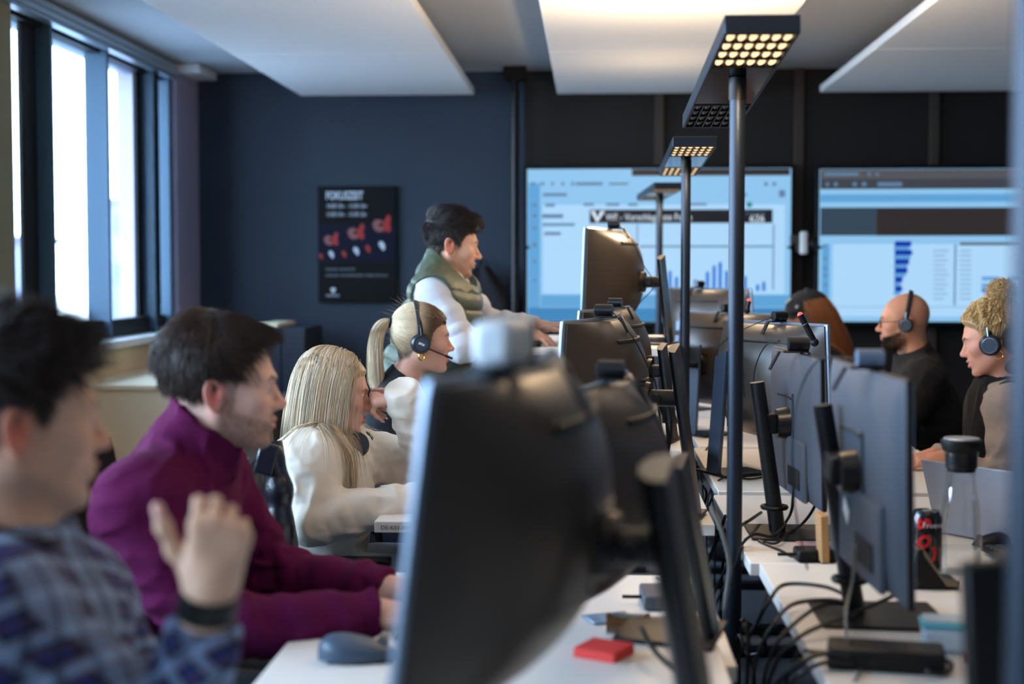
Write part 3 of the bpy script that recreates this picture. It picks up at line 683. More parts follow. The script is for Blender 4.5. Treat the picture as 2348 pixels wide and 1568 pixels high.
webcam(frim(R1, -.05, .375), look(R1), 'blue-lit round webcam on the nearest right row monitor', .95, bm=mat('daylit_webcam_shell', (86, 102, 124), .4), cable=[frim(R1, .15, .375)+np.array([-.06, 0, .0]), frim(R1, .22, .375)+np.array([-.09, -.02, -.1]), frim(R1, .2, .375)+np.array([-.1, -.06, -.26]), frim(R1, .1, .375)+np.array([-.09, -.05, -.38])])  # blue light on this webcam painted into its shell colour
m_redtip = emit('red_busy_tip', (255, 90, 80), 1.4)
def busy(p, q, label, r=.0095):
    p = np.array(p); q = np.array(q); d = nrm(q-p); t = thing('busy_light', label, 'status light', p)
    MB().cyl(p, q, r, n=20).obj('tube', m_blackm, t, smooth=True)
    MB().cyl(q-d*.032, q-d*.030, r*1.04, n=20).obj('silver_ring', m_alu, t, smooth=True)
    MB().ball(q, r*.97, n=14).obj('red_tip', m_redtip, t, smooth=True)
    MB().ball(p, .013, n=14).obj('ball_mount', m_black, t, smooth=True)
busy(W(1868, 785, 4.36), W(1835, 722, 4.36), 'slanted black busy light with a glowing red tip')
busy(W(1713, 712, 5.5), W(1717, 690, 5.5), 'small upright black busy light with a pale tip, further back')
# ------------------------------------------------------------------ office chairs
m_chair = mat('black_chair_fabric', (24, 25, 28), .9, bump=.2, bscale=500)
m_chairbrown = mat('brown_chair_fabric', (112, 94, 76), .9, vary=.12, bump=.25, bscale=500)
def chair(x, y, f, label, m=None, back=.98, head=False):
    """f = +1 the sitter faces +x"""
    m = m or m_chair
    t = thing('office_chair', label, 'chair', (x, y, 0), 'office chairs')
    MB().grid(lambda a, b: (x+(a-.5)*.48, y+(b-.5)*.48, .455-.02*(1-(2*a-1)**2)*(1-(2*b-1)**2)+.0), 10, 10).box((x, y, .42), (.46, .46, .05)).obj('seat', m, t, bevel=.02)
    def bk(a, b):
        u = 2*a-1; z = .50+(back-.50)*b; w = .22*(1-.25*b*b); return (x-f*(.20+.06*b-.05*u*u), y+u*w, z)
    g = MB().grid(bk, 14, 12); n = len(g.v); g.v += [(p[0]-f*.045, p[1]*1.0, p[2]) for p in g.v]; F = list(g.f); g.f += [tuple(i+n for i in q[::-1]) for q in F]
    nu, nv = 14, 12
    for i in range(nu-1):
        for j in (0, nv-1): g.f.append((i*nv+j, (i+1)*nv+j, (i+1)*nv+j+n, i*nv+j+n))
    for j in range(nv-1):
        for i in (0, nu-1): g.f.append((i*nv+j, i*nv+j+1, i*nv+j+1+n, i*nv+j+n))
    g.obj('backrest', m, t, smooth=True)
    if head: MB().box((x-f*.285, y, back+.075), (.06, .30, .16), rotm(0, f*-.1, 0)).obj('headrest', m_chairbrown, t, bevel=.025, seg=4)
    for s in (-1, 1):
        MB().tube([(x+f*.05, y+s*.27, .44), (x+f*.03, y+s*.29, .60), (x-f*.02, y+s*.29, .615)], .014, n=8).box((x+f*.04, y+s*.29, .63), (.22, .06, .025)).obj('armrest', m_black, t, bevel=.006)
    MB().cyl((x, y, .09), (x, y, .40), .028).obj('gas_lift', m_blackm, t, smooth=True)
    for k in range(5):
        a = 2*PI*k/5; e = np.array([x+.28*math.cos(a), y+.28*math.sin(a), .075])
        MB().tube([(x, y, .10), e], [.022, .014], n=8).obj('foot_spoke', m_black, t, smooth=True)
        MB().cyl((e[0]-.012*math.sin(a), e[1]+.012*math.cos(a), .030), (e[0]+.012*math.sin(a), e[1]-.012*math.cos(a), .030), .0295, n=16).obj('caster', m_black, t, smooth=True)
    return t
CHAIRS = [(-.95, 1.72, 1, 'black office chair under the person in the plaid shirt', None, .95, False), (-.77, 2.68, 1, 'black office chair behind the person in burgundy', None, 1.06, False), (-.68, 3.98, 1, 'office chair with brown headrest behind the blonde person', None, .86, True), (-.84, 4.76, 1, 'black office chair of the ponytailed person', None, .95, False),
          (1.62, 6.22, -1, 'black office chair behind the bald person', None, 1.05, False), (1.58, 4.92, -1, 'black office chair under the curly haired person', None, .98, False), (1.38, 6.96, -1, 'black office chair of the person with the cap', None, .9, False)]
for c in CHAIRS: chair(*c)
# leather jacket hung over the chair in front of the blonde person
t = thing('leather_jacket', 'black leather jacket hung over a chair back between the burgundy and cream sweaters', 'jacket', W(605, 1200, 3.45))
m_lea = mat('black_leather', (22, 26, 36), .28, vary=.1, bump=.35, bscale=60, coat=.2)
jt = W(598, 1030, 3.46); jb = W(618, 1310, 3.46)
def jk(a, b):
    u = 2*a*PI; w = .055+.05*b; p = jt*(1-b)+jb*b; fold = .010*math.sin(u*4+b*5)+.006*math.sin(u*7)
    return (p[0]+(w*.55+fold)*math.cos(u), p[1]+(.16+.05*b+fold)*math.sin(u), p[2]+.02*math.cos(u*2)*(1-b))
j = MB().grid(lambda a, b: jk(a, b), 60, 24, closed_u=True); nv = 24
j.f.append(tuple(i*nv for i in range(60))); j.f.append(tuple(i*nv+nv-1 for i in range(59, -1, -1)))
j.obj('jacket_body', m_lea, t, smooth=True)
q0 = W(615, 1030, 3.28); q1 = W(640, 1200, 3.27); q2 = W(655, 1310, 3.27)
MB().tube(spline([q0, (q0+q1)/2+np.array([.012, 0, 0]), q1, q2], 8), [.030+.003*math.sin(i*.9)+.006*(i/24) for i in range(25)], n=14).obj('sleeve', m_lea, t, smooth=True)
MB().box(W(611, 1052, 3.245), (.045, .012, .075), rotm(0, .25, 0)).obj('shoulder_tab', m_lea, t, bevel=.005)
MB().tube([W(604, 1224, 3.225), W(624, 1203, 3.225)], .0022, n=6).obj('zipper', m_alu, t)
MB().ball(W(567, 1052, 3.29), .004).obj('stud', m_alu, t, smooth=True)
# dark coat on the wall behind the standing man, dark sideboard in the window corner
cp = W(1100, 610, 9.36); cb = W(1108, 790, 9.36)
def ct(a, b):
    u = 2*PI*a; p = cp*(1-b)+cb*b; w = .05+.16*min(1, b*2.2)+.03*b; return (p[0]+(w+.012*math.sin(u*6+b*3))*math.cos(u), p[1]+(.05+.01*math.sin(u*5))*math.sin(u), p[2])
g = MB().grid(ct, 50, 20, closed_u=True); g.f.append(tuple(i*20 for i in range(50))); g.f.append(tuple(i*20+19 for i in range(49, -1, -1)))
t = thing('coat', 'dark blue coat hanging on the wall behind the standing person', 'coat', cp); g.obj('coat_body', mat('dark_navy_coat', (13, 18, 30), .8, bump=.2, bscale=80), t, smooth=True)
MB().tube([(cp[0], 9.499, cp[2]+.03), (cp[0], 9.40, cp[2]+.03), (cp[0], 9.37, cp[2]-.01)], .008, n=8).obj('wall_hook', m_blackm, t)
a = W(588, 742, 8.75); b = W(700, 742, 8.75)
t = thing('sideboard', 'dark sideboard with a pale top edge in the far left corner', 'sideboard', ((a[0]+b[0])/2, 8.95, 0))
MB().bb((a[0]+.01, 8.77, .03), (b[0], 9.3, a[2]-.026)).obj('body', mat('dark_blue_sideboard', (34, 42, 58), .6), t, bevel=.004)
MB().bb((a[0], 8.75, a[2]-.025), (a[0]+.13, 9.3, a[2])).obj('top_board', m_cream, t, bevel=.003)
MB().bb((a[0]+.02, 8.79, .0005), (b[0]-.01, 9.28, .029)).obj('plinth', m_black, t)
wx = (a[0]+b[0])/2
for k in (0, 1):
    d = MB().bb((a[0]+.016+k*(wx-a[0]-.01), 8.755, .05), (wx-.004+k*(b[0]-wx-.004), 8.768, a[2]-.03)).obj('door', mat('dark_blue_sideboard', (34, 42, 58), .6), t, bevel=.002)
    MB().bb((wx-.03+k*.045, 8.742, .5), (wx-.018+k*.045, 8.754, .64)).obj('handle', m_alu, d, bevel=.002)
t = thing('cabinet', 'pale cream cabinet added under the window sill to catch daylight', 'cabinet', (-2.38, 7.5, 0))  # added box whose pale faces make the bright patch below the sill
MB().bb((-2.66, 7.0, .05), (-2.09, 8.2, .80)).obj('body', m_cream, t, bevel=.004); MB().bb((-2.67, 6.985, .8005), (-2.075, 8.21, .825)).obj('top_board', m_cream, t, bevel=.003); MB().bb((-2.62, 7.04, .0005), (-2.12, 8.16, .0495)).obj('plinth', m_black, t)
for k in (0, 1):
    d = MB().bb((-2.0895, 7.01+k*.595, .07), (-2.072, 7.595+k*.595, .785)).obj('door', m_cream, t, bevel=.002); MB().bb((-2.0715, 7.53+k*.09, .5), (-2.06, 7.545+k*.09, .62)).obj('handle', m_alu, d, bevel=.002)
# ------------------------------------------------------------------ things on the desks
def on(px, py, z): return WZ(px, py, z)
def mouse(p, yaw, label, s=1.0, m=None):
    t = thing('computer_mouse', label, 'computer mouse', p, 'computer mice')
    R = rotm(0, 0, yaw)
    def f(a, b):
        u = 2*PI*a; r = math.sin(PI*.5*b); h = math.cos(PI*.5*b); x = .062*math.cos(u)*r; y = .035*math.sin(u)*r*(1-.15*math.cos(u)); z = .004+.036*h**.7*(1+.30*math.cos(u+PI)*r)
        return (x-.006*h, y, z)
    g = MB().grid(f, 36, 14, closed_u=True); g.f.append(tuple(i*14+13 for i in range(36)))
    g.v = [(x*s, y*s, z*s) for x, y, z in g.v]; g.xf(R, p).obj('shell', m or mat('slate_mouse_shell', (62, 78, 96), .42), t, smooth=True)
    w = MB().cyl((.040*s, -.005*s, .028*s), (.040*s, .005*s, .028*s), .009*s, n=18); w.xf(R, p).obj('scroll_wheel', m_grid, t, smooth=True)
    b = MB().box((.004*s, 0, .0025*s), (.10*s, .055*s, .004*s)); b.xf(R, p).obj('base', m_black, t, bevel=.002)
    return t
mouse(on(820, 1512, .7405), .1, 'dark grey computer mouse on the nearest left desk', 1.08)
mouse(on(2275, 1252, .7355), PI+.2, 'small dark computer mouse lying by the carafe on the right', .8, m_black)
def keyboard(p, yaw, label, L=.36, Wd=.125):
    t = thing('keyboard', label, 'keyboard', p, 'keyboards'); R = rotm(0, 0, yaw)
    MB().box((0, 0, .006), (Wd, L, .011)).xf(R, p).obj('case', m_black, t, bevel=.003)
    k = MB()
    for i in range(5):
        for j in range(15): k.box((-Wd/2+.016+i*.0225, -L/2+.018+j*(L-.036)/14, .0142), (.017, (L-.036)/14*.78, .005))
    k.xf(R, p).obj('keys', mat('dark_grey_key_caps', (40, 42, 46), .5), t)
    return t
keyboard(on(955, 1470, .6905)+np.array([.02, .02, 0]), 0.0, 'dark keyboard under the hands of the person in burgundy', .36)
keyboard(on(2345, 1292, .7405)+np.array([.03, -.02, 0]), .15, 'dark keyboard beside the carafe at the right edge', .34)
keyboard(W(1235, 775, 5.5)*np.array([1, 1, 0])+np.array([-.05, .0, dv[2]+.0005]), 0, 'dark keyboard under the hands of the standing person', .34)
# red note block
p = on(1385, 1502, .7405); t = thing('note_block', 'red sticky note block on the nearest left desk', 'sticky notes', p)
MB().box((0, 0, .008), (.078, .076, .016)).xf(rotm(0, 0, -.5), p).obj('pad', mat('red_note_paper', (235, 66, 60), .7), t, bevel=.001)
MB().box((0, 0, .0172), (.077, .075, .0008), rotm(0, .012, 0)).xf(rotm(0, 0, -.46), p).obj('top_sheet', mat('red_note_paper', (235, 66, 60), .7), t)
MB().bb((p[0]-.2, 0, 0), (p[0]-.19, .01, .01)) 
# docking boxes
m_dock = mat('slate_docking_box', (70, 76, 86), .45)
def dock(p, size, yaw, label, m=None, port=True):
    t = thing('docking_station', label, 'docking station', p, 'docking stations'); R = rotm(0, 0, yaw); sx, sy, sz = size
    MB().box((0, 0, sz/2), size).xf(R, p).obj('case', m or m_dock, t, bevel=.006)
    if port:
        MB().box((-.1*sx, -sy/2, sz*.45), (.012, .003, .006)).xf(R, p).obj('port', m_slot, t)
        MB().tube([(-sx/2+.002, 0, sz*.5), (-sx/2-.02, 0, sz*.5), (-sx/2-.04, .004, sz*.48)], .004, n=8).xf(R, p).obj('plug', m_black, t)
    return t
dock(on(1535, 1385, .6905), (.12, .13, .032), .05, 'grey docking box with a plug on the desk of the person in burgundy')
dock(on(1520, 1448, .6905), (.17, .10, .020), .05, 'long flat grey docking box in front of the docking box with a plug', port=False)
dock(on(2030, 1528, .7405), (.19, .085, .036), -.18, 'black docking box with cables on the nearest right desk', m_black)
dock(on(1868, 1285, .7355), (.09, .06, .03), .1, 'small black power box on the desk with the tangled cables', m_black)
dock(W(1415, 757, 4.75)*np.array([1, 1, 0])+np.array([.08, .0, .8405]), (.1, .08, .03), 0, 'small dark box behind the hidden monitor', m_black)
dock(W(1490, 782, 5.6)*np.array([1, 1, 0])+np.array([.0, .0, dv[2]+.0005]), (.12, .07, .028), 0, 'dark docking box on the raised desk', m_dock)
# bundled leads dropping into the dark gap between the rows
rr_ = random.Random(5)
for i in range(14):
    y = 2.0+.28*i*rr_.uniform(.7, 1.0); x0 = rr_.choice((.255, .355)); x0 = (.245 if y < 2.5 else .28 if y < 3.3 else .335) if i % 2 else .352
    o = MB().tube(spline([(x0, y, .755), (x0+.012*(1 if i % 2 else -1), y+.04, .70), (.30+rr_.uniform(-.02, .02), y+.15, .5), (.30+rr_.uniform(-.03, .03), y+.05, .34), (.29+rr_.uniform(-.02, .02), y+.22, .12), (.29, y+.26, .008)], 8), rr_.choice((.003, .004, .0045)), n=8).obj('cable', m_rubber, smooth=True)
    tag(o, 'black lead dropping into the dark gap between the two desk rows', 'cable', 'leads hanging between the desk rows')
# eye-glasses / hair clip
p = on(1440, 1458, .6905); t = thing('hair_claw', 'brown tortoiseshell hair claw beside the red note block', 'hair claw', p); m_tort = mat('tortoiseshell', (110, 74, 44), .2, vary=.5, vscale=90, coat=.5)
for s in (-1, 1):
    MB().grid(lambda a, b: (p[0]+(a-.5)*.085, p[1]+s*(.004+.022*math.sin(PI*b)), p[2]+.004+.034*(1-b)*1.0+.0*a), 14, 8).tube([(p[0]-.042, p[1]+s*.006, p[2]+.04), (p[0], p[1]+s*.016, p[2]+.026), (p[0]+.042, p[1]+s*.006, p[2]+.04)], .005, n=8).obj('jaw', m_tort, t, smooth=True)
MB().cyl((p[0]-.03, p[1], p[2]+.04), (p[0]+.03, p[1], p[2]+.04), .006, n=12).obj('spring_hinge', m_alu, t, smooth=True)
# a plastic sleeve / blue card near it
p = on(1398, 1420, .6905); t = tag(MB().box((0, 0, .0035), (.10, .07, .006)).xf(rotm(0, 0, .4), p).obj('phone', mat('pale_blue_phone', (140, 165, 190), .2, coat=.5), bevel=.003), 'pale blue phone lying by the foot of the foreground monitor', 'phone')
# orange stain dot
# carafe
m_glass = glass_mat('clear_carafe_glass', (.985, .99, .99), .30); m_water = glass_mat('clear_water', (.96, .97, .975), .3)
p = on(2200, 1318, .7405); t = thing('carafe', 'glass water carafe with black and steel lid, holding a little water', 'carafe', p)
outer = [(.0, 0), (.044, .0), (.047, .004), (.0465, .06), (.0455, .10), (.041, .15), (.034, .19), (.031, .215), (.033, .24), (.037, .268)]
inner = [(r-.0028, max(z, .007)) for r, z in outer[::-1] if r > .01]
MB().lathe(outer[1:]+inner+[(0.0005, .007)], p, 40, cap=False).add([], []).obj('glass_body', m_glass, t, smooth=True)
MB().lathe([(.0005, .0075), (.0436, .0075), (.0434, .06), (.0005, .06)], p, 36, cap=False).obj('water', m_water, t, smooth=True)
MB().lathe([(.0335, .235), (.0335, .268), (.040, .272), (.0435, .286), (.043, .294), (.036, .296)], p, 36).obj('lid_collar', m_black, t, smooth=True)
MB().lathe([(.0385, .2965), (.037, .299), (.012, .2985)], p, 32).obj('steel_cap', m_alu, t, smooth=True)
MB().lathe([(.0295, .226), (.0305, .234)], p, 28).obj('inner_stopper', m_black, t, smooth=True)
# drink can
p = on(2128, 1312, .7405)+np.array([0, .02, 0]); t = thing('drink_can', 'black and red cola can beside the carafe', 'can', p)
MB().lathe([(.024, 0), (.029, .006), (.033, .012), (.033, .120), (.028, .131), (.0265, .134), (.0265, .1335), (.024, .131)], p, 36).obj('can_body', mat('gloss_black_can', (12, 12, 13), .22, coat=.5), t, smooth=True)
m_red = mat('red_can_print', (200, 18, 26), .3); m_wp = mat('white_can_print', (220, 220, 220), .3)
tx = text_mesh('brand_lettering', 'Cola', .058, m_red, t, (0, 0, 0), (1, 0, 0), (0, 1, 0), extrude=.0001, bold=.0014, shear=.3)
tx2 = text_mesh('brand_lettering', 'Freeway', .017, m_wp, t, (0, 0, 0), (1, 0, 0), (0, 1, 0), extrude=.0001)
def wrap(o, c, r, a0, vert, z0):
    for v in o.data.vertices:
        x, y, z = v.co
        if vert: ang = a0+(y-.02)/r; zz = z0+x
        else: ang = a0+x/r; zz = z0+y
        v.co = (c[0]+(r+z+.0004)*math.cos(ang), c[1]+(r+z+.0004)*math.sin(ang), c[2]+zz)
    o.data.update(); setpar(o, t)
for o in (tx, tx2): o.matrix_parent_inverse = Matrix.Identity(4)
wrap(tx, p, .033, -1.75, True, .008); wrap(tx2, p, .033, -2.05, False, .100)
MB().box((p[0], p[1], p[2]+.1328), (.016, .010, .0012)).obj('pull_tab', m_alu, t, bevel=.0005)
# phone stand wedge
p = on(2140, 1345, .7405); t = thing('device_stand', 'black and tan wedge stand in front of the cola can', 'stand', p)
MB().prism([p+np.array(q) for q in ((-.05, -.03, 0), (.045, -.03, 0), (.045, -.03, .018), (.012, -.03, .022), (-.03, -.03, .085), (-.042, -.03, .082), (-.05, -.03, .02))], (0, .07, 0)).obj('wedge', m_black, t, bevel=.004)
MB().prism([p+np.array(q) for q in ((.0125, -.0315, .024), (.045, -.0315, .0195), (.045, -.0315, .006), (.02, -.0315, .008), (-.026, -.0315, .07), (-.03, -.0315, .087))], (0, .0012, 0)).obj('tan_face', mat('tan_stand_leather', (128, 112, 92), .5), t)
# laptop
p = on(2190, 1220, .7355); t = thing('laptop', 'grey laptop seen from behind the open lid on the right desk', 'laptop', p)
m_lap = mat('platinum_laptop_shell', (150, 160, 176), .4, .3)
A, B = W(2108, 1062, 3.72), W(2268, 1118, 3.52); Cc, Dd = W(2150, 1218, 3.62), W(2300, 1228, 3.45)
ex = np.array([.10, -.24, 0]); bl = on(2148, 1216, .7415); br = bl+np.array([.165, -.215, 0]); upv = np.array([-.045, -.02, .185])
nrm_ = nrm(np.cross(br-bl, upv))
MB().prism([bl, br, br+upv, bl+upv], nrm_*.005).obj('lid', m_lap, t, bevel=.002)
base_n = nrm(np.array([.215, .165, 0]))
MB().prism([bl+base_n*.004, br+base_n*.004, br+base_n*.21, bl+base_n*.21], (0, 0, .010)).obj('base', m_lap, t, bevel=.002)
mc = (bl+br)/2+upv*.55; ux = nrm(br-bl); uy = nrm(upv); bn = np.cross(ux, uy)
sg_ = -1 if np.dot(nrm_, bn) > 0 else 1
for i in (0, 1):
    for k in (0, 1):
        c = mc+ux*(i-.5)*.026+uy*(k-.5)*.026; MB().prism([c-ux*.012-uy*.012, c+ux*.012-uy*.012, c+ux*.012+uy*.012, c-ux*.012+uy*.012], bn*sg_*.0006).obj('square_logo_pane', m_grid, t)
# storage box with turquoise rim, red lid bits
p = on(2170, 1490, .7405); t = thing('food_box', 'clear plastic food box with a turquoise rim on the right desk', 'food box', p)
m_tub = glass_mat('milky_plastic', (.75, .82, .88), .9)
MB().box((0, 0, .022), (.085, .06, .043)).xf(rotm(0, 0, -.15), p).obj('tub', mat('frosted_plastic', (190, 205, 215), .35), t, bevel=.008)
MB().box((0, 0, .048), (.092, .066, .007)).xf(rotm(0, 0, -.15), p).obj('rim', mat('turquoise_plastic', (90, 190, 205), .4), t, bevel=.003)
MB().box((0, 0, .0545), (.08, .055, .005)).xf(rotm(0, 0, -.15), p).obj('lid', mat('frosted_plastic', (190, 205, 215), .35), t, bevel=.002)
p = on(2208, 1508, .7405)+np.array([.01, -.03, 0]); tag(MB().lathe([(.004, 0), (.017, .001), (.018, .012), (.015, .014)], p, 24).obj('bottle_cap', mat('red_plastic', (190, 40, 30), .4), smooth=True), 'red plastic cap beside the food box', 'cap')
# green carton + brown cardboard sleeve behind the near right monitor
p = on(1968, 1318, .7405); t = thing('cleaning_bottle', 'white bottle with green label behind the nearest right monitor', 'bottle', p)
MB().lathe([(.022, 0), (.024, .006), (.024, .085), (.012, .11), (.010, .125)], p, 24).obj('bottle_body', m_sill, t, smooth=True)
MB().lathe([(.0243, .010), (.0243, .062)], p, 24, cap=False).obj('green_label', mat('green_label_print', (80, 190, 40), .5), t, smooth=True)
MB().lathe([(.011, .1255), (.011, .14), (.008, .143)], p, 20).obj('screw_cap', m_black, t, smooth=True)
p = on(1958, 1325, .7405); tag(MB().box((0, -.02, .003), (.05, .06, .005)).xf(rotm(0, 0, .3), p+np.array([.035, -.02, 0])).obj('green_card', mat('sea_green_card', (40, 170, 120), .6), bevel=.001), 'sea green card lying by the green labelled bottle', 'card')
p = on(1895, 1300, .7405); tag(MB().box((0, 0, .055), (.018, .05, .11), rotm(.06, -.06, 0)).xf(rotm(0, 0, .1), p+np.array([0, .06, .0])).obj('cardboard_sleeve', mat('brown_cardboard', (176, 130, 84), .85), bevel=.002), 'upright brown cardboard sleeve beside the black post of the nearest right monitor', 'cardboard')
p = on(1868, 1248, .7355); tag(MB().box((0, 0, .002), (.085, .05, .003)).xf(rotm(0, 0, .05), p).obj('photo_card', mat('pink_photo_print', (190, 150, 160), .4, vary=.6, vscale=40), bevel=.0008), 'glossy pinkish picture card on the desk with the tangled cables', 'card')
p = on(1925, 955, .7405); tag(MB().box((0, 0, .006), (.22, .30, .012)).xf(rotm(0, 0, .4), p).obj('folder', mat('tan_folder', (196, 150, 110), .6), bevel=.003), 'tan folder on the desk in front of the bald person', 'folder')
# ------------------------------------------------------------------ cables
def cable(pts, r, label, m=None, n=10):
    if pts[-1][2] < .60:
        e = np.array(pts[-1]); pts = list(pts)+[e*np.array([1, 1, .4])+np.array([.0, .03, 0]), np.array([e[0], e[1]+.07, .008])]
    o = MB().tube(spline(pts, n), r, n=8).obj('cable', m or m_rubber, smooth=True); return tag(o, label, 'cable', 'loose cables')
def ond(px, py, z, up=0): p = WZ(px, py, z+up); return p
CZ = .7445
b1 = W(1960, 1300, 2.70)
cable([ond(1950, 1370, CZ, .02), ond(1890, 1345, CZ, .03), ond(1800, 1340, CZ, .02), ond(1765, 1375, CZ, 0), ond(1740, 1420, CZ, -.06), ond(1712, 1480, .62), ond(1730, 1560, .45)], .0042, 'black cable arching from the round post over the desk edge')
cable([ond(1955, 1385, CZ, .02), ond(1900, 1375, CZ, .02), ond(1820, 1385, CZ, .01), ond(1775, 1430, CZ, .0), ond(1735, 1510, .66), ond(1725, 1600, .5)], .0042, 'second black cable curving from the round post over the desk edge')
cable([ond(1965, 1390, CZ, .015), ond(1890, 1385, CZ, .03), ond(1810, 1440, CZ, .01), ond(1770, 1500, .70), ond(1748, 1600, .5)], .004, 'black cable running closest to the base plate')
cable([ond(2110, 1330, CZ, .10), ond(2060, 1360, CZ, .05), ond(1960, 1405, CZ, .03), ond(1850, 1450, CZ, .01), ond(1790, 1500, .72), ond(1760, 1568, .62)], .0042, 'long black cable crossing in front of the nearest right monitor')
cable([ond(1950, 1505, CZ, .02), ond(1880, 1500, CZ, .02), ond(1820, 1530, CZ, .0), ond(1780, 1575, .68), ond(1770, 1640, .5)], .0055, 'thick black cable leaving the black docking box')
cable([ond(1955, 1520, CZ, .01), ond(1890, 1520, CZ, .01), ond(1835, 1545, CZ, .0), ond(1800, 1590, .68), ond(1790, 1660, .5)], .0045, 'thin black cable leaving the black docking box')
cable([ond(2125, 1540, CZ, .01), ond(2165, 1545, CZ, 0), ond(2180, 1520, CZ, 0), ond(2120, 1500, CZ, .0), ond(2085, 1512, CZ, .01)], .004, 'looped black cable right of the black docking box')
cable([ond(1960, 1250, CZ, .18), ond(1955, 1330, CZ, .10), ond(1940, 1400, CZ, .07), ond(1945, 1470, CZ, .03), ond(1975, 1520, CZ, .0), ond(1960, 1560, CZ, 0)], .0028, 'thin grey lead hanging down past the round post', m_greycable)
b2 = W(1783, 1200, 3.58)
cable([ond(1800, 1205, .7385, .03), ond(1770, 1230, .7385, .01), ond(1730, 1225, .7385, .02), ond(1700, 1250, .7385, 0), ond(1680, 1300, .6), ond(1690, 1380, .45)], .0038, 'black cable from the tangled desk falling beside the lamp pole')
cable([ond(1815, 1215, .7385, .02), ond(1780, 1245, .7385, .005), ond(1740, 1240, .7385, .0), ond(1790, 1262, .7385, 0), ond(1815, 1275, .7385, 0), ond(1835, 1268, .7385, .0)], .0034, 'black cable coiling on the desk behind the nearest right desk')
cable([ond(1745, 1175, .7385, .02), ond(1720, 1192, .7385, .03), ond(1700, 1205, .7385, .02), ond(1672, 1240, .66), ond(1655, 1320, .5)], .0042, 'thick black cable tied to the black round post by a ring')
cable([ond(1850, 1080, .745, .16), ond(1822, 1120, .745, .12), ond(1815, 1170, .745, .05), ond(1800, 1200, .745, .0), ond(1780, 1235, .745, 0)], .0038, 'black cable looping below the grey ribbed monitor')
cable([ond(1880, 1110, .745, .12), ond(1868, 1160, .745, .06), ond(1840, 1200, .745, .01), ond(1800, 1225, .745, 0)], .0038, 'black cable sweeping from the port recess of the grey ribbed monitor')
cable([ond(1800, 1075, .745, .02), ond(1740, 1082, .745, .01), ond(1690, 1088, .745, .0), ond(1650, 1100, .745, 0), ond(1632, 1130, .66), ond(1640, 1200, .5)], .0035, 'black cable lying along the desk edge behind the lamp pole')
cable([ond(1790, 1086, .745, .01), ond(1720, 1098, .745, .0), ond(1670, 1092, .745, .01), ond(1640, 1110, .745, -.04), ond(1622, 1160, .55)], .0035, 'second black cable lying along the desk edge behind the lamp pole')
cable([ond(1640, 1010, .745, .0), ond(1620, 1030, .745, .0), ond(1605, 1060, .66), ond(1612, 1140, .5)], .0035, 'black cable dropping behind the far stand column')
cable([W(1630, 1160, 3.0), W(1655, 1220, 2.98), W(1672, 1290, 2.97), W(1668, 1340, 2.97), W(1660, 1400, 2.97)], .0042, 'pale grey cable hanging in the gap between the desk rows', m_greycable)
cable([ond(1700, 1420, .60), ond(1745, 1455, .56), ond(1752, 1490, .52), ond(1715, 1500, .5), ond(1690, 1470, .52)], .005, 'dark looped cable hanging at the foot of the lamp pole')
cable([ond(1470, 1440, CZ, .03), ond(1500, 1490, CZ, .02), ond(1550, 1540, CZ, .01), ond(1610, 1580, CZ, .0)], .0048, 'thick black cable running from the foreground monitor to the lower edge')
cable([ond(1560, 1500, CZ), ond(1545, 1510, CZ), ond(1548, 1540, CZ), ond(1560, 1555, CZ), ond(1580, 1540, CZ)], .0025, 'thin dark cable loop on the nearest left desk')
cable([ond(1505, 1325, .694, .0), ond(1520, 1335, .694, .01), ond(1535, 1365, .694, .02), ond(1545, 1378, .694, .012)], .003, 'grey lead entering the docking box from behind', m_greycable)
for i, (a, b) in enumerate(((1495, 975), (1508, 985), (1518, 968))):
    cable([W(1465+8*i, 905+10*i, 3.85), W(a+10, 925, 3.86), W(a+22, b+10, 3.87), W(1530, 1030+20*i, 3.87), W(1545, 1100+20*i, 3.87)], .0034, ('black cable arching highest behind the brownish monitor', 'black cable arching in the middle behind the brownish monitor', 'black cable arching lowest behind the brownish monitor')[i])
# ------------------------------------------------------------------ implicit surfaces -> one continuous mesh
f32 = np.float32
def smin(a, b, k):
    h = np.maximum(k-np.abs(a-b), 0)/k
    return np.minimum(a, b)-h*h*k*.25
def ssub(a, b, k):
    h = np.maximum(k-np.abs(a+b), 0)/k
    return np.maximum(a, -b)+h*h*k*.25
def d_cap(P, a, b, ra, rb):
    a = np.asarray(a, f32); b = np.asarray(b, f32); ba = b-a; pa = P-a
    h = np.clip(pa @ ba/max(float(ba @ ba), 1e-9), 0, 1)
    return np.linalg.norm(pa-h[:, None]*ba, axis=1)-(ra+(rb-ra)*h)
def d_ell(P, c, r, R=None):
    q = P-np.asarray(c, f32)
    if R is not None: q = q @ np.asarray(R, f32)
    r = np.asarray(r, f32); k0 = np.linalg.norm(q/r, axis=1); k1 = np.linalg.norm(q/(r*r), axis=1)
    return k0*(k0-1)/np.maximum(k1, 1e-6)
def d_box(P, c, h, R=None, rd=.01):
    q = P-np.asarray(c, f32)
    if R is not None: q = q @ np.asarray(R, f32)
    q = np.abs(q)-(np.asarray(h, f32)-rd)
    return np.linalg.norm(np.maximum(q, 0), axis=1)+np.minimum(q.max(1), 0)-rd
def hash3(I):
    x = (I[:, 0]*374761393+I[:, 1]*668265263+I[:, 2]*2147483647) & 0xffffffff
    x = ((x ^ (x >> 13))*1274126177) & 0xffffffff
    return ((x ^ (x >> 16)) & 0xffff).astype(f32)/65535
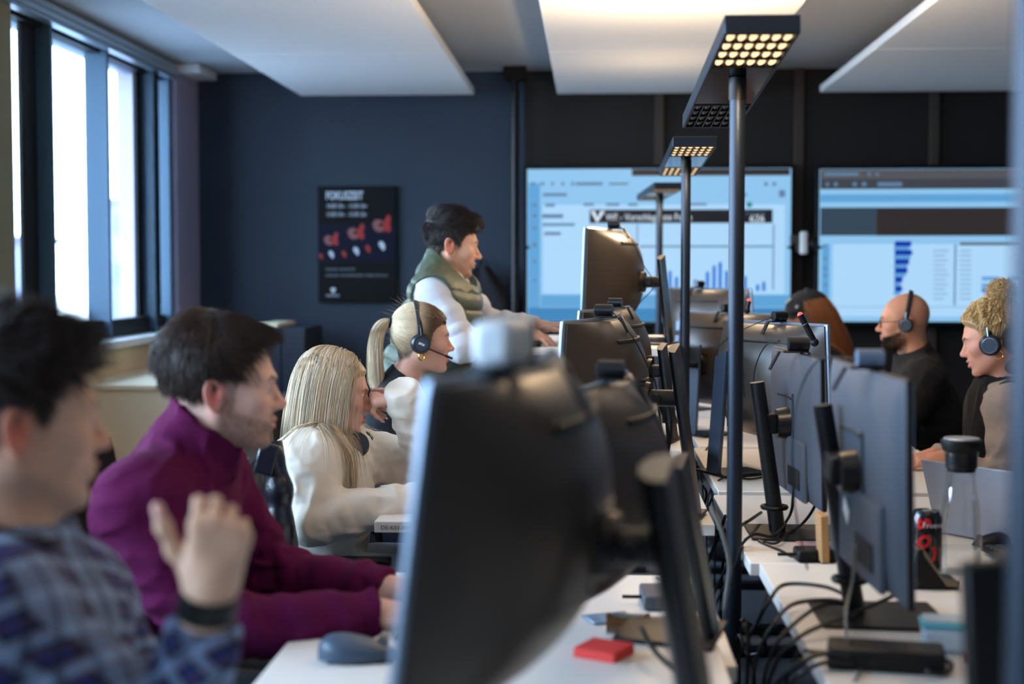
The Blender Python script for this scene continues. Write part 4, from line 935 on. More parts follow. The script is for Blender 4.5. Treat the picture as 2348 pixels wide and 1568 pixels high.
def noise3(P):
    I = np.floor(P).astype(np.int64); f = (P-I).astype(f32); f = f*f*(3-2*f); o = 0
    for dx in (0, 1):
        for dy in (0, 1):
            for dz in (0, 1):
                w = (f[:, 0] if dx else 1-f[:, 0])*(f[:, 1] if dy else 1-f[:, 1])*(f[:, 2] if dz else 1-f[:, 2])
                o = o+w*hash3(I+np.array([dx, dy, dz]))
    return o
def iso_mesh(fn, lo, hi, h, margin=.012):
    h = h*QH; B = 8; lo = np.array(lo, float); n = np.ceil((np.array(hi)-lo)/h/B).astype(int); N = n*B
    bi = np.stack(np.meshgrid(*[np.arange(k) for k in n], indexing='ij'), -1).reshape(-1, 3)
    cen = (lo+(bi*B+(B-1)/2)*h).astype(f32)
    d = np.concatenate([fn(c) for c in np.array_split(cen, max(1, len(cen)//200000))])
    F = np.repeat(np.repeat(np.repeat(np.sign(d).reshape(n), B, 0), B, 1), B, 2).astype(f32)
    F5 = F.reshape(n[0], B, n[1], B, n[2], B)
    act = bi[np.abs(d) < B*h*.5*1.732+margin]
    off = np.stack(np.meshgrid(*[np.arange(B)]*3, indexing='ij'), -1).reshape(-1, 3)
    for ch in np.array_split(act, max(1, len(act)*512//300000)):
        if not len(ch): continue
        P = (lo+(ch[:, None, :]*B+off[None])*h).reshape(-1, 3).astype(f32)
        v = fn(P).reshape(len(ch), B, B, B)
        F5[ch[:, 0], :, ch[:, 1], :, ch[:, 2], :] = v
    S = F < 0
    c = np.zeros(np.array(F.shape)-1, np.int8)
    for dx in (0, 1):
        for dy in (0, 1):
            for dz in (0, 1): c += S[dx:dx+c.shape[0], dy:dy+c.shape[1], dz:dz+c.shape[2]]
    cell = np.argwhere((c > 0) & (c < 8))
    idx = -np.ones(c.shape, np.int32); idx[cell[:, 0], cell[:, 1], cell[:, 2]] = np.arange(len(cell))
    acc = np.zeros((len(cell), 3)); cnt = np.zeros(len(cell))
    for ax in range(3):
        o1, o2 = [k for k in range(3) if k != ax]
        for a in (0, 1):
            for b in (0, 1):
                p0 = cell.copy(); p0[:, o1] += a; p0[:, o2] += b; p1 = p0.copy(); p1[:, ax] += 1
                f0 = F[tuple(p0.T)]; f1 = F[tuple(p1.T)]; m = (f0 < 0) != (f1 < 0)
                t = f0[m]/(f0[m]-f1[m]); q = p0[m].astype(float); q[:, ax] += t
                acc[m] += q; cnt[m] += 1
    V = lo+acc/cnt[:, None]*h
    quads = []
    for ax in range(3):
        o1, o2 = (ax+1) % 3, (ax+2) % 3
        s0 = [slice(None)]*3; s1 = [slice(None)]*3; s0[ax] = slice(0, -1); s1[ax] = slice(1, None)
        E = S[tuple(s0)] != S[tuple(s1)]
        e = np.argwhere(E); e = e[(e[:, o1] > 0) & (e[:, o2] > 0) & (e[:, o1] < F.shape[o1]-1) & (e[:, o2] < F.shape[o2]-1)]
        ins = S[tuple(e.T)]
        def at(d1, d2):
            g = e.copy(); g[:, o1] += d1; g[:, o2] += d2; return idx[tuple(g.T)]
        Q = np.stack([at(-1, -1), at(0, -1), at(0, 0), at(-1, 0)], 1)
        Q[~ins] = Q[~ins][:, ::-1]; quads.append(Q)
    Q = np.concatenate(quads); Q = Q[(Q >= 0).all(1)]
    return V, Q
def gradn(fn, P, e=.002):
    g = np.stack([fn(P+np.array(d, f32)*e)-fn(P-np.array(d, f32)*e) for d in ((1, 0, 0), (0, 1, 0), (0, 0, 1))], 1)
    return g/np.maximum(np.linalg.norm(g, axis=1, keepdims=True), 1e-9)
# ------------------------------------------------------------------ head, local frame x forward, y left, z up, ears at z = 0
def head_sdf(q, hp):
    w = hp.get('w', 1.0); jw = hp.get('jaw', 1.0); ns = hp.get('nose', 1.0); fem = hp.get('fem', 0)
    A = np.stack([q[:, 0], np.abs(q[:, 1])/w, q[:, 2]], 1)          # mirrored
    d = d_ell(A, (-.014, 0, .036), (.089, .074, .088))
    d = smin(d, d_ell(A, (.030, 0, .022), (.064, .063, .074)), .03)
    d = smin(d, d_ell(A, (.036, 0, -.030), (.056, .056, .064)), .03)
    d = smin(d, d_ell(A, (.028, 0, -.062), (.052, .047*jw, .048)), .03)
    d = smin(d, d_cap(A, (-.004, .055*jw, -.050), (.066, .020*jw, -.098), .015, .013), .032)
    d = smin(d, d_ell(A, (.082, 0, -.1015), (.0150, .019, .0140)), .022)
    d = smin(d, d_ell(A, (.062, .042, -.018), (.020, .020, .018)), .025)
    if not fem: d = smin(d, d_cap(A, (.0935, 0, .020), (.078, .042, .022), .009, .008), .022)
    else: d = smin(d, d_cap(A, (.090, 0, .022), (.076, .040, .026), .008, .007), .022)
    d = smin(d, d_ell(A, (.085, 0, -.060), (.0135, .025, .021)), .018)
    d = ssub(d, d_ell(A, (.101, .033, .001), (.0165, .021, .0135)), .014)
    # lids over the eyeball
    lid = d_ell(A, (.0770, .0315, .0015), (.0145, .0165, .0135))
    lid = ssub(lid, d_ell(A, (.094, .0315, hp.get('eyez', -.0005)), (.011, .0145, hp.get('open', .0052))), .003)
    d = smin(d, lid, .006)
    # nose
    n = d_cap(A, (.0900, 0, .011), (.1135*ns, 0, -.026), .0068, .0092)
    n = smin(n, d_ell(A, (.114*ns, 0, -.0295), (.0100, .0105, .0085)), .01)
    n = smin(n, d_ell(A, (.101, .0125, -.033), (.0105, .0068, .0075)), .01)
    d = ssub(d, d_ell(A, (.110, 0, .0085), (.0105, .012, .009)), .010)
    d = smin(d, n, .010)
    d = ssub(d, d_ell(A, (.1075, .0062, -.0405), (.0045, .0035, .004)), .004)
    # lips
    op = hp.get('mouth', 0.0)
    lp = d_ell(A, (.0988, 0, -.0575+op*.3), (.0088, .0215, .0056))
    lp = smin(lp, d_ell(A, (.0968, 0, -.0705-op), (.0090, .0190, .0066)), .002)
    d = ssub(d, d_cap(A, (.1075, 0, -.0845-op), (.098, .020, -.083-op), .0062, .004), .010)
    d = smin(d, lp, .005)
    d = ssub(d, d_cap(A, (.1075, 0, -.0638-op*.4), (.092, .025, -.0648-op*.4), .0017+op*.5, .0010), .002)
    # ears
    eq = A-np.array([-.014, .0745, -.006], f32); ce, se = math.cos(.22), math.sin(.22)
    E = np.stack([eq[:, 0]*ce+eq[:, 2]*se, eq[:, 1]-.25*(-eq[:, 0]), -eq[:, 0]*se+eq[:, 2]*ce], 1)
    e = d_ell(E, (0, .002, 0), (.0185, .0075, .0315))
    e = ssub(e, d_ell(E, (.0035, .0115, .002), (.0115, .0085, .0205)), .004)
    rr = np.sqrt((E[:, 0]/.58)**2+E[:, 2]**2)-.0275
    e = smin(e, (np.sqrt(rr*rr+(E[:, 1]-.006)**2)-.0036)*.75, .004)
    e = smin(e, d_ell(E, (.0125, .005, -.004), (.004, .004, .007)), .004)
    d = smin(d, e, .007)
    return d
ZT = (np.array([-.12, -.075, -.045, -.024, .0, .018, .026, .034, .048, .072, .105]), np.array([-.082, -.075, -.06, -.02, .024, -.006, -.004, .034, .052, .066, .072]))
def scalp(q, dz=0.0, soft=.008):
    """1 inside the hair region"""
    zl = np.interp(q[:, 0], ZT[0], ZT[1])+(dz(q) if callable(dz) else dz)
    return np.clip((q[:, 2]-zl)/soft+.5, 0, 1)
# ------------------------------------------------------------------ hand, local frame x to the finger tips, y to the thumb side, z back of hand
def hand_prims(curl=(.3, .4, .3), spread=.06, thumb=((.035, .030, -.012), (.024, .018, -.008), (.024, .004, -.004)), per=None, sc=1.0):
    pr = []
    by = (.030, .0105, -.0105, -.0285); bx = (.090, .094, .090, .082); ln = ((.042, .026, .022), (.046, .030, .023), (.043, .028, .022), (.033, .021, .020)); rd = (.0086, .0088, .0084, .0074)
    for i in range(4):
        c = curl if per is None else per[i]
        p = np.array([bx[i], by[i], 0.]); ang = 0; sp = spread*(1.5-i)
        for j in range(3):
            ang += c[j]
            d = np.array([math.cos(ang)*math.cos(sp), math.cos(ang)*math.sin(sp), -math.sin(ang)])
            q = p+d*ln[i][j]; r0 = rd[i]*(1-.08*j); r1 = rd[i]*(1-.08*(j+1))
            pr.append((p*sc, q*sc, r0*sc, r1*sc)); p = q
        pr.append((np.array([.022, by[i]*.55, 0])*sc, np.array([bx[i], by[i], 0])*sc, .013*sc, .0105*sc))
    p = np.array([.018, .022, -.006])
    q0 = p
    for j, t in enumerate(thumb):
        q = q0+np.array(t); r = (.0135, .0098, .0088, .0078); pr.append((q0*sc, q*sc, r[j]*sc, r[j+1]*sc)); q0 = q
    tips = []
    return pr
def hand_sdf(q, pr, sc=1.0):
    d = d_box(q, np.array((.052, 0, -.001))*sc, np.array((.045, .036, .0125))*sc, None, .012*sc)
    for i, (a, b, ra, rb) in enumerate(pr):
        d = smin(d, d_cap(q, a, b, ra, rb), .006 if i < 16 and i % 4 != 3 else .012)
    return smin(d, d_cap(q, (-.02, 0, 0), (.03*sc, 0, 0), .025*sc, .022*sc), .02)
def hframe(fingers, dorsal, left=False):
    x = nrm(fingers); z = np.array(dorsal, float); z = nrm(z-x*(z @ x)); y = np.cross(z, x); return np.stack([x, -y if left else y, z], 1)
def group(P, o, R, fn, rb):
    """evaluate fn in a local frame, far away use a bounding sphere"""
    q = (P-np.asarray(o, f32)) @ np.asarray(R, f32); l = np.linalg.norm(q, axis=1)
    d = l-rb; m = d < .06
    if m.any(): d[m] = fn(q[m])
    return d
# ------------------------------------------------------------------ the person
class Person:
    """J: joints in world space; hp: head shape; the facing direction of the torso is fwd"""
    def __init__(s, J, hp, hands, fwd, build=1.0, hs=1.0):
        s.J = {k: np.array(v, float) for k, v in J.items()}; s.hp = hp; s.hands = hands; s.f = nrm([fwd[0], fwd[1], 0]); s.bd = build; s.hs = hs
        y, p, r = hp['rot']; s.HR = rotm(0, 0, y) @ rotm(0, p, 0) @ rotm(r, 0, 0); s.HO = s.J['head']
        up = nrm(s.J['neck']-s.J['pelvis']); s.up = up
        side = nrm(np.cross(up, s.f)); s.side = side; s.TR = np.stack([np.cross(side, up), side, up], 1)
    def head(s, P):
        return group(P, s.HO, s.HR, lambda q: head_sdf(q/s.hs, s.hp)*s.hs, .16*s.hs)
    def hl(s, P): return ((P-s.HO) @ s.HR)/s.hs
    def w(s, q): return s.HO+(np.asarray(q)*s.hs) @ s.HR.T
    def torso(s, P, t=0.0, ta=0.0, legs=True, arms=True, kk=1.0):
        J = s.J; b = s.bd; up = s.up
        ms = (J['shl']+J['shr'])/2; H = np.linalg.norm(ms-J['pelvis'])
        c1 = ms-up*.13; c2 = J['pelvis']*.60+ms*.40
        d = d_ell(P, c1+s.f*.012, np.array((.112*b, .165*b, .185))+t, s.TR)
        d = smin(d, d_ell(P, c2, np.array((.108*b, .15*b, .19))+t, s.TR), .06*kk)
        d = smin(d, d_ell(P, J['pelvis'], np.array((.125*b, .172*b, .13))+t, s.TR), .06*kk)
        d = smin(d, d_cap(P, J['shl'], J['shr'], .056*b+t, .056*b+t), .07*kk)
        for sd in ('l', 'r'):
            d = smin(d, d_cap(P, J['neck']-up*.01, J['sh'+sd]*.75+J['neck']*.25, .045+t*.8, .04+t*.8), .06*kk)
            if arms:
                sh, el, wr = J['sh'+sd], J['el'+sd], J['wr'+sd]
                m = sh*.55+el*.45
                d = smin(d, d_cap(P, sh, m, .058*b+ta, .049*b+ta), .045*kk)
                d = smin(d, d_cap(P, m, el, .049*b+ta, .042*b+ta), .03)
                d = smin(d, d_cap(P, el, wr, .042*b+ta, (.028+ta*.85)), .022)
        return d
    def leg(s, P, t=0.0, cut=False):
        J = s.J; d = None
        for sd in ('l', 'r'):
            hip = J['pelvis']+s.side*(.09 if sd == 'l' else -.09); kn = J['kn'+sd]; an = J['an'+sd]
            e = smin(d_cap(P, hip, kn, .088*s.bd+t, .06+t), d_cap(P, kn, an, .058+t, .038+t), .03)
            if not cut: e = smin(e, d_cap(P, an-np.array([0, 0, .03]), an+s.f*.15-np.array([0, 0, .045]), .034+t, .03+t), .03)
            d = e if d is None else smin(d, e, .03)
        return d
    def hand(s, P, sd):
        h = s.hands.get(sd)
        if h is None: return np.full(len(P), 1.0, f32)
        return group(P, s.J['wr'+sd], h['R'], lambda q: hand_sdf(q, h['pr'], h.get('sc', 1.0)), .21)
    def body(s, P):
        d = s.torso(P); d = smin(d, s.leg(P), .05)
        nb = s.J['neck']; nt = s.w((-.018, 0, -.045)); nt2 = s.w((-.025, 0, -.01))
        nr = s.hp.get('neck', .056)
        d = smin(d, smin(d_cap(P, nb-s.up*.03, nt, nr*1.08, nr*.97), d_cap(P, nt, nt2, nr*.97, nr*.9), .02), .045)
        d = smin(d, s.head(P), .022)
        for sd in 'lr': d = smin(d, s.hand(P, sd), .012)
        return d
    def bounds(s, pad=.12, keys=None):
        A = np.array([v for k, v in s.J.items() if keys is None or k in keys]); lo = A.min(0)-pad; hi = A.max(0)+pad
        if keys is None or 'head' in keys: hi[2] = max(hi[2], s.HO[2]+.16)
        for sd in 'lr':
            if keys is None and s.hands.get(sd) is not None:
                lo = np.minimum(lo, s.J['wr'+sd]-.2); hi = np.maximum(hi, s.J['wr'+sd]+.2)
        lo[2] = max(lo[2], .004); return lo, hi
def mixc(col, c, m):
    return col+(np.array(lin(c))-col)*np.clip(m, 0, 1)[:, None]
def sm(x, a, b):
    t = np.clip((x-a)/(b-a), 0, 1); return t*t*(3-2*t)
def skin_colors(pn, V, tone):
    n = len(V); col = np.tile(np.array(lin(tone['skin'])), (n, 1)); q = pn.hl(V)
    near = (np.linalg.norm(q, axis=1) < .18)
    A = np.stack([q[:, 0], np.abs(q[:, 1]), q[:, 2]], 1)
    g = lambda c, r: np.exp(-((((A-np.array(c))/np.array(r))**2).sum(1)))
    col = mixc(col, tone.get('red', (214, 120, 100)), near*(.85*g((-.014, .083, -.006), (.022, .02, .036))+.35*g((.11, 0, -.03), (.015, .016, .014))+.22*g((.075, .04, -.03), (.02, .02, .02))))
    op = pn.hp.get('mouth', 0)
    lip = np.maximum(-d_ell(A.astype(f32), (.0990, 0, -.0575+op*.3), (.0125, .0235, .0066)), -d_ell(A.astype(f32), (.0968, 0, -.0705-op), (.0125, .0205, .0075)))
    col = mixc(col, tone.get('lip', (176, 100, 92)), near*sm(lip, -.001, .0015)*(A[:, 0] > .075))
    st = tone.get('stubble')
    if st is not None:
        jl = sm(A[:, 2], -.034+.0, -.052)*1.0
        side = sm(A[:, 2], .0, -.02)*sm(A[:, 0], -.012, .004)*sm(A[:, 0], .034, .018)
        band = sm(A[:, 2]+(A[:, 0]-.03)*.35, -.030, -.048)*sm(A[:, 0], -.015, .005)
        must = g((.1, .012, -.050), (.02, .018, .007))
        low = sm(A[:, 2], -.118, -.108)
        m = np.maximum(np.maximum(band*sm(A[:, 2], -.135, -.11), side), must)*(1-sm(lip, -.001, .001))*near
        m = m*(.75+.5*noise3(q.astype(f32)*320)-.25)
        col = mixc(col, st[0], m*st[1])
    yz = A.copy(); yz[:, 0] = 0; bz = pn.hp.get('browz', 0)
    ey = np.minimum(d_cap(yz.astype(f32), (0, .013, .0205+bz), (0, .034, .0275+bz), .0042, .0036), d_cap(yz.astype(f32), (0, .034, .0275+bz), (0, .050, .0205+bz), .0036, .0014))
    col = mixc(col, tone['brow'], near*(A[:, 0] > .055)*sm(ey, .0012, -.0012)*tone.get('browk', .85))
    # lash line, warmer shade of the lids
    lash = np.abs(d_ell(A.astype(f32), (.094, .0315, pn.hp.get('eyez', -.0005)), (.0115, .0152, pn.hp.get('open', .0052)+.0005)))
    col = mixc(col, (40, 28, 26), near*sm(lash, .0018, .0003)*(A[:, 2] > pn.hp.get('eyez', -.0005)+.0005)*(A[:, 0] > .06)*tone.get('lash', .8))
    hm = tone.get('scalp')
    if hm is not None:
        s_ = scalp(q, hm.get('dz', 0), hm.get('soft', .012))*near*(1-sm(A[:, 1], .079, .083))
        fade = sm(q[:, 2], hm.get('f0', -.03), hm.get('f1', .03)) if 'f0' in hm else 1.0
        col = mixc(col, hm['col'], s_*hm.get('k', .9)*(hm.get('kmin', .35)+(1-hm.get('kmin', .35))*fade))
    # nails
    for sd in 'lr':
        h = pn.hands.get(sd)
        if h is None: continue
        hq = (V-pn.J['wr'+sd]) @ h['R']
        for i in (2, 6, 10, 14, 18):
            a, b, ra, rb = h['pr'][i if i < 16 else -1]
            ax = nrm(b-a); fz = np.cross(ax, (0, 1., 0)) if i < 16 else np.array((0., .6, .6))
            fz = nrm(-fz if fz[2] < -.999 else fz)
            e = np.linalg.norm((hq-(b-ax*.003+nrm(np.cross((0, 1., 0), ax) if i < 16 else np.array([0, .5, .8]))*-.0*rb)), axis=1)
            dors = (hq-(a+b)/2) @ nrm(np.cross(ax, np.array((0, 1., 0)))) if i < 16 else (hq-(a+b)/2) @ np.array((0, .3, .95))
            col = mixc(col, tone.get('nail', (226, 170, 158)), (e < .0095)*(dors > rb*.35)*.9)
    return col
m_skin = mat('skin', (200, 150, 130), .5, vary=.05, vscale=90, bump=.05, bscale=700, attr='Col', sss=.12, spec=.4)
m_eye = mat('eye_surface', (240, 236, 230), .12, attr='Col', vary=.01)
def eyes(pn, parent, iris=(70, 48, 34), gaze=(1, 0, 0)):
    for sy in (1, -1):
        b = MB().ball((0, 0, 0), .0118, n=28, R=rotm(0, PI/2, 0)); V = np.array(b.v)
        g = nrm(gaze); dt = V @ g/.0118
        col = np.tile(np.array(lin((232, 226, 220))), (len(V), 1)); col = mixc(col, iris, sm(dt, .86, .90)); col = mixc(col, (8, 8, 8), sm(dt, .965, .975))
        Vw = pn.w(V+np.array([.0785, sy*.0315*pn.hp.get('w', 1), .0005]))
        me = np_mesh('eye', Vw, np.array([list(f) for f in b.f]), col); link('eye', me, m_eye, parent)
def cloth_mesh(name, fn, lo, hi, h, m, parent, colfn=None):
    V, Q = iso_mesh(fn, lo, hi, h); me = np_mesh(name, V, Q, colfn(V) if colfn else None); return link(name, me, m, parent)
# ------------------------------------------------------------------ hair
m_hair = mat('hair_strands', (90, 70, 50), .38, vary=.12, vscale=60, attr='Col', spec=.45)
def tubes(paths, rad, cols, k=3, taper=.35):
    """paths n,m,3 ; rad n ; cols n,3 or n,m,3 -> V,F,C"""
    n, m, _ = paths.shape
    T = np.gradient(paths, axis=1); T /= np.maximum(np.linalg.norm(T, axis=2, keepdims=True), 1e-9)
    ref = np.tile(np.array([.31, .52, .8]), (n, m, 1)); X = np.cross(T, ref); X /= np.maximum(np.linalg.norm(X, axis=2, keepdims=True), 1e-9); Y = np.cross(T, X)
    tp = np.interp(np.linspace(0, 1, m), [0, .55, 1], [1, .9, taper]); R = rad[:, None]*tp[None]
    V = np.stack([paths+R[..., None]*(math.cos(2*PI*i/k)*X+math.sin(2*PI*i/k)*Y) for i in range(k)], 2)
    V = V.reshape(-1, 3); base = (np.arange(n)[:, None]*m+np.arange(m-1)[None])*k
    F = np.stack([np.stack([base+i, base+(i+1) % k, base+k+(i+1) % k, base+k+i], -1) for i in range(k)], 2).reshape(-1, 4)
    if cols.ndim == 2: cols = np.repeat(cols[:, None], m, 1)
    Cc = np.repeat(cols[:, :, None], k, 2).reshape(-1, 3)
    return V, F, Cc
def join_np(parts):
    V, F, Cc, o = [], [], [], 0
    for v, f, c in parts: V.append(v); F.append(f+o); Cc.append(c); o += len(v)
    return np.concatenate(V), np.concatenate(F), np.concatenate(Cc)
def hair_cap(pn, th, dz=0.0, soft=.02, h=.003, clump=.0, extra=None, lo=(-.16, -.14, -.14), hi=(.15, .14, .19)):
    """shell over the scalp, th(q) thickness in head units"""
    def fn(q):
        t = th(q)*scalp(q, dz, soft)-.004*(1-scalp(q, dz, soft))
        if clump: t = t*(1+clump*(noise3(q*np.array([70, 70, 40], f32))-.5))
        d = head_noear(q, pn.hp)-t
        if extra is not None: d = extra(q, d)
        return d
    return iso_mesh(fn, lo, hi, h)
def head_noear(q, hp):
    w = hp.get('w', 1.0); A = np.stack([q[:, 0], np.abs(q[:, 1])/w, q[:, 2]], 1)
    d = d_ell(A, (-.014, 0, .036), (.089, .074, .088)); d = smin(d, d_ell(A, (.030, 0, .022), (.064, .063, .074)), .03)
    d = smin(d, d_ell(A, (.036, 0, -.030), (.056, .056, .064)), .03); d = smin(d, d_ell(A, (.028, 0, -.062), (.052, .047, .048)), .03)
    nr = hp.get('neck', .056)*.96; return smin(d, d_cap(A, (-.018, 0, -.045), (-.035, 0, -.10), nr*.96, nr*.98), .02)
def roots(pn, n, dz=0.0, fn=None, seed=1):
    """random points on the scalp in head units"""
    r = np.random.default_rng(seed); P = []
    tot = 0
    while tot < n:
        v = r.normal(size=(n*3, 3)); v /= np.linalg.norm(v, axis=1, keepdims=True); p = (v*.13+np.array([-.01, 0, .03])).astype(f32)
        for _ in range(7): p = p-(head_noear(p, pn.hp)[:, None]*gradn(lambda x: head_noear(x, pn.hp), p)).astype(f32)
        k = scalp(p, dz, .006)
        if fn is not None: k = k*fn(p)
        p = p[r.random(len(p)) < k]; P.append(p); tot += len(p)
    return np.concatenate(P)[:n]
# ------------------------------------------------------------------ clothing and hair styles
def wrink(P, amp, sc=(13, 13, 20), seed=0.0):
    P = P.astype(f32); q = P*np.array(sc, f32)+seed
    w = np.stack([noise3(q*.6+7), noise3(q*.6+19), noise3(q*.6+31)], 1)*1.6
    n = noise3(q+w); r = np.exp(-((n-.5)*4.2)**2); n2 = noise3(q*2.3+w*1.5+5); r2 = 1-np.abs(2*n2-1)
    return amp*(r*r-.35)+amp*.35*(r2*r2-.35)
def sleeve_folds(P, pn, amp, freq=38):
    """rings of cloth along the fore-arms, deepest at the elbow"""
    o = np.zeros(len(P), f32)
    for sd in 'lr':
        for a, b, ph in ((pn.J['sh'+sd], pn.J['el'+sd], .3), (pn.J['el'+sd], pn.J['wr'+sd], 0)):
            ba = b-a; L = np.linalg.norm(ba); ax = ba/L; t = (P-a) @ ax; q = P-a-t[:, None]*ax; r = np.linalg.norm(q, axis=1)
            x, y, _ = frame(ax); an = np.arctan2(q @ y, q @ x)
            m = np.clip(1-np.abs(r-.055)/.05, 0, 1)*sm(t, -.02, .05)*sm(t, L+.04, L-.03)
            wv = np.sin(t*freq*2+1.6*np.sin(an*1+ph*9)+2.2*noise3(P.astype(f32)*9+ph))
            k = np.exp(-((t-(L if ph else 0))/.11)**2)+.55*np.exp(-((t-L)/.08)**2)*(ph == 0)+.18
            o += amp*m*k*(np.maximum(wv, -.2))**1
    return o
def top_fn(pn, t, ta, amp=.004, collar=None, hem=.12, cuff=.0, sleeves=True, seed=0.0, fold=.006, kk=1.0, extra=None):
    J = pn.J; up = pn.up
    def fn(P):
        d = pn.torso(P, t, ta, arms=sleeves, kk=kk)
        if collar is not None:
            h, r0, r1 = collar[:3]; slope = collar[3] if len(collar) > 3 else .25; nt = pn.w((-.018, 0, -.045)); a = J['neck']-up*.035; ax = nrm(nt-J['neck']); b = J['neck']+ax*h
            e = d_cap(P, a, b+ax*.03, r0, r1); e = np.maximum(e, (P-b) @ ax+slope*((P-b) @ pn.f))
            top = (P-b) @ ax+slope*((P-b) @ pn.f)
            d = smin(d, e, .03); near = np.linalg.norm(P-b, axis=1)
            d = np.where(near < .16, np.maximum(d, top), d)
            inner = d_cap(P, b-ax*.02, b+ax*.05, r1-.011, r1-.009)
            d = ssub(d, inner, .004)
        d = np.maximum(d, ((J['pelvis']-up*hem)-P) @ up)
        if sleeves:
            for sd in 'lr':
                ax = nrm(J['wr'+sd]-J['el'+sd]); pl = (P-J['wr'+sd]) @ ax-cuff; ball = np.linalg.norm(P-J['wr'+sd], axis=1)-.11
                d = ssub(d, np.maximum(-pl, ball), .006)
        d = d-wrink(P, amp, seed=seed)
        if fold and sleeves: d = d-sleeve_folds(P, pn, fold)
        if extra is not None: d = extra(P, d)
        return d
    return fn
def person_root(name, label, pn, group=None):
    p = pn.J['pelvis']; return thing('person', label, 'person', (p[0], p[1], 0), group)
def build_body(pn, root, tone, h):
    lo, hi = pn.bounds()
    V, Q = iso_mesh(pn.body, lo, hi, h)
    me = np_mesh('body', V, Q, skin_colors(pn, V, tone)); return link('body', me, m_skin, root)
def build_legs(pn, root, m, shoe=(30, 30, 32)):
    lo, hi = pn.bounds(.16, ('pelvis', 'knl', 'knr', 'anl', 'anr')); lo[2] = .05; hi[2] += .06
    up = pn.up
    def fn(P):
        d = smin(pn.leg(P, .016, True), d_ell(P, pn.J['pelvis'], (.142, .19, .13), pn.TR), .05)
        d = np.maximum(d, P[:, 2]-pn.J['pelvis'][2]-.13)
        d = np.maximum(d, pn.J['anl'][2]-.02-P[:, 2])
        return d-wrink(P, .004)
    cloth_mesh('trousers', fn, lo, hi, .011, m, root)
    for sd in 'lr':
        an = pn.J['an'+sd]; s = an-np.array([0, 0, .035])
        fn = lambda P: np.maximum(smin(d_cap(P, s, s+pn.f*.17-np.array([0, 0, .015]), .048, .042), d_cap(P, an, s, .05, .05), .03), .003-P[:, 2])
        cloth_mesh('shoe', fn, s-np.array([.25, .25, .06]), s+np.array([.25, .25, .1]), .009, mat('dark_shoe_leather', shoe, .5), root)
def seated(J, f, side, seat=.50):
    p = J['pelvis']; f = np.array(f); s = np.array(side)
    for sd, k in (('l', 1), ('r', -1)):
        J['kn'+sd] = p+f*.43+s*k*.11+np.array([0, 0, .0]); J['kn'+sd][2] = min(p[2], .555)
        J['an'+sd] = J['kn'+sd]+f*.03-np.array([0, 0, J['kn'+sd][2]-.09])
    return J
def hcol(r, base, var, n, tip=None):
    b = np.array(lin(base)); c = b[None]*(1+var*(r.random((n, 1))-.5)*2)
    return np.clip(c, 0, 1)
def grow(pn, P, d0, length, m, droop=(0, 0, 0), curl=0.0, seed=2, lift=.002, surf=None):
    """P roots (head units), d0 start directions, per-strand length; slides over the head"""
    sf = surf or (lambda x: head_noear(x, pn.hp))
    r = np.random.default_rng(seed); n = len(P); out = np.zeros((n, m, 3)); p = P.astype(f32).copy(); d = d0.astype(f32).copy()
    L = np.asarray(length, f32)/(m-1); lf = (lift*(.5+r.random(n))).astype(f32); rp = (r.normal(size=(n, 3))*curl).astype(f32)
    for i in range(m):
        out[:, i] = p
        d = d+np.array(droop, f32)/m+rp*(1 if i % 2 == 0 else -.6)/m
        d = d/np.maximum(np.linalg.norm(d, axis=1, keepdims=True), 1e-6)
        p = p+d*L[:, None]
        s = sf(p); k = s < lf
        if k.any():
            g = gradn(sf, p[k]); p[k] += (g*(lf[k]-s[k])[:, None]).astype(f32)
            dd = d[k]; dn = (dd*g).sum(1, keepdims=True); d[k] = dd-g*np.minimum(dn, 0)
    return out
def hair_obj(pn, root, parts, name='hair', m=None):
    V, F, Cc = join_np(parts); me = np_mesh(name, pn.w(V), F, Cc); return link(name, me, m or m_hair, root)
def cap_part(pn, th, col, **k):
    V, Q = hair_cap(pn, th, **k); return V, Q, np.tile(np.array(lin(col)), (len(V), 1))
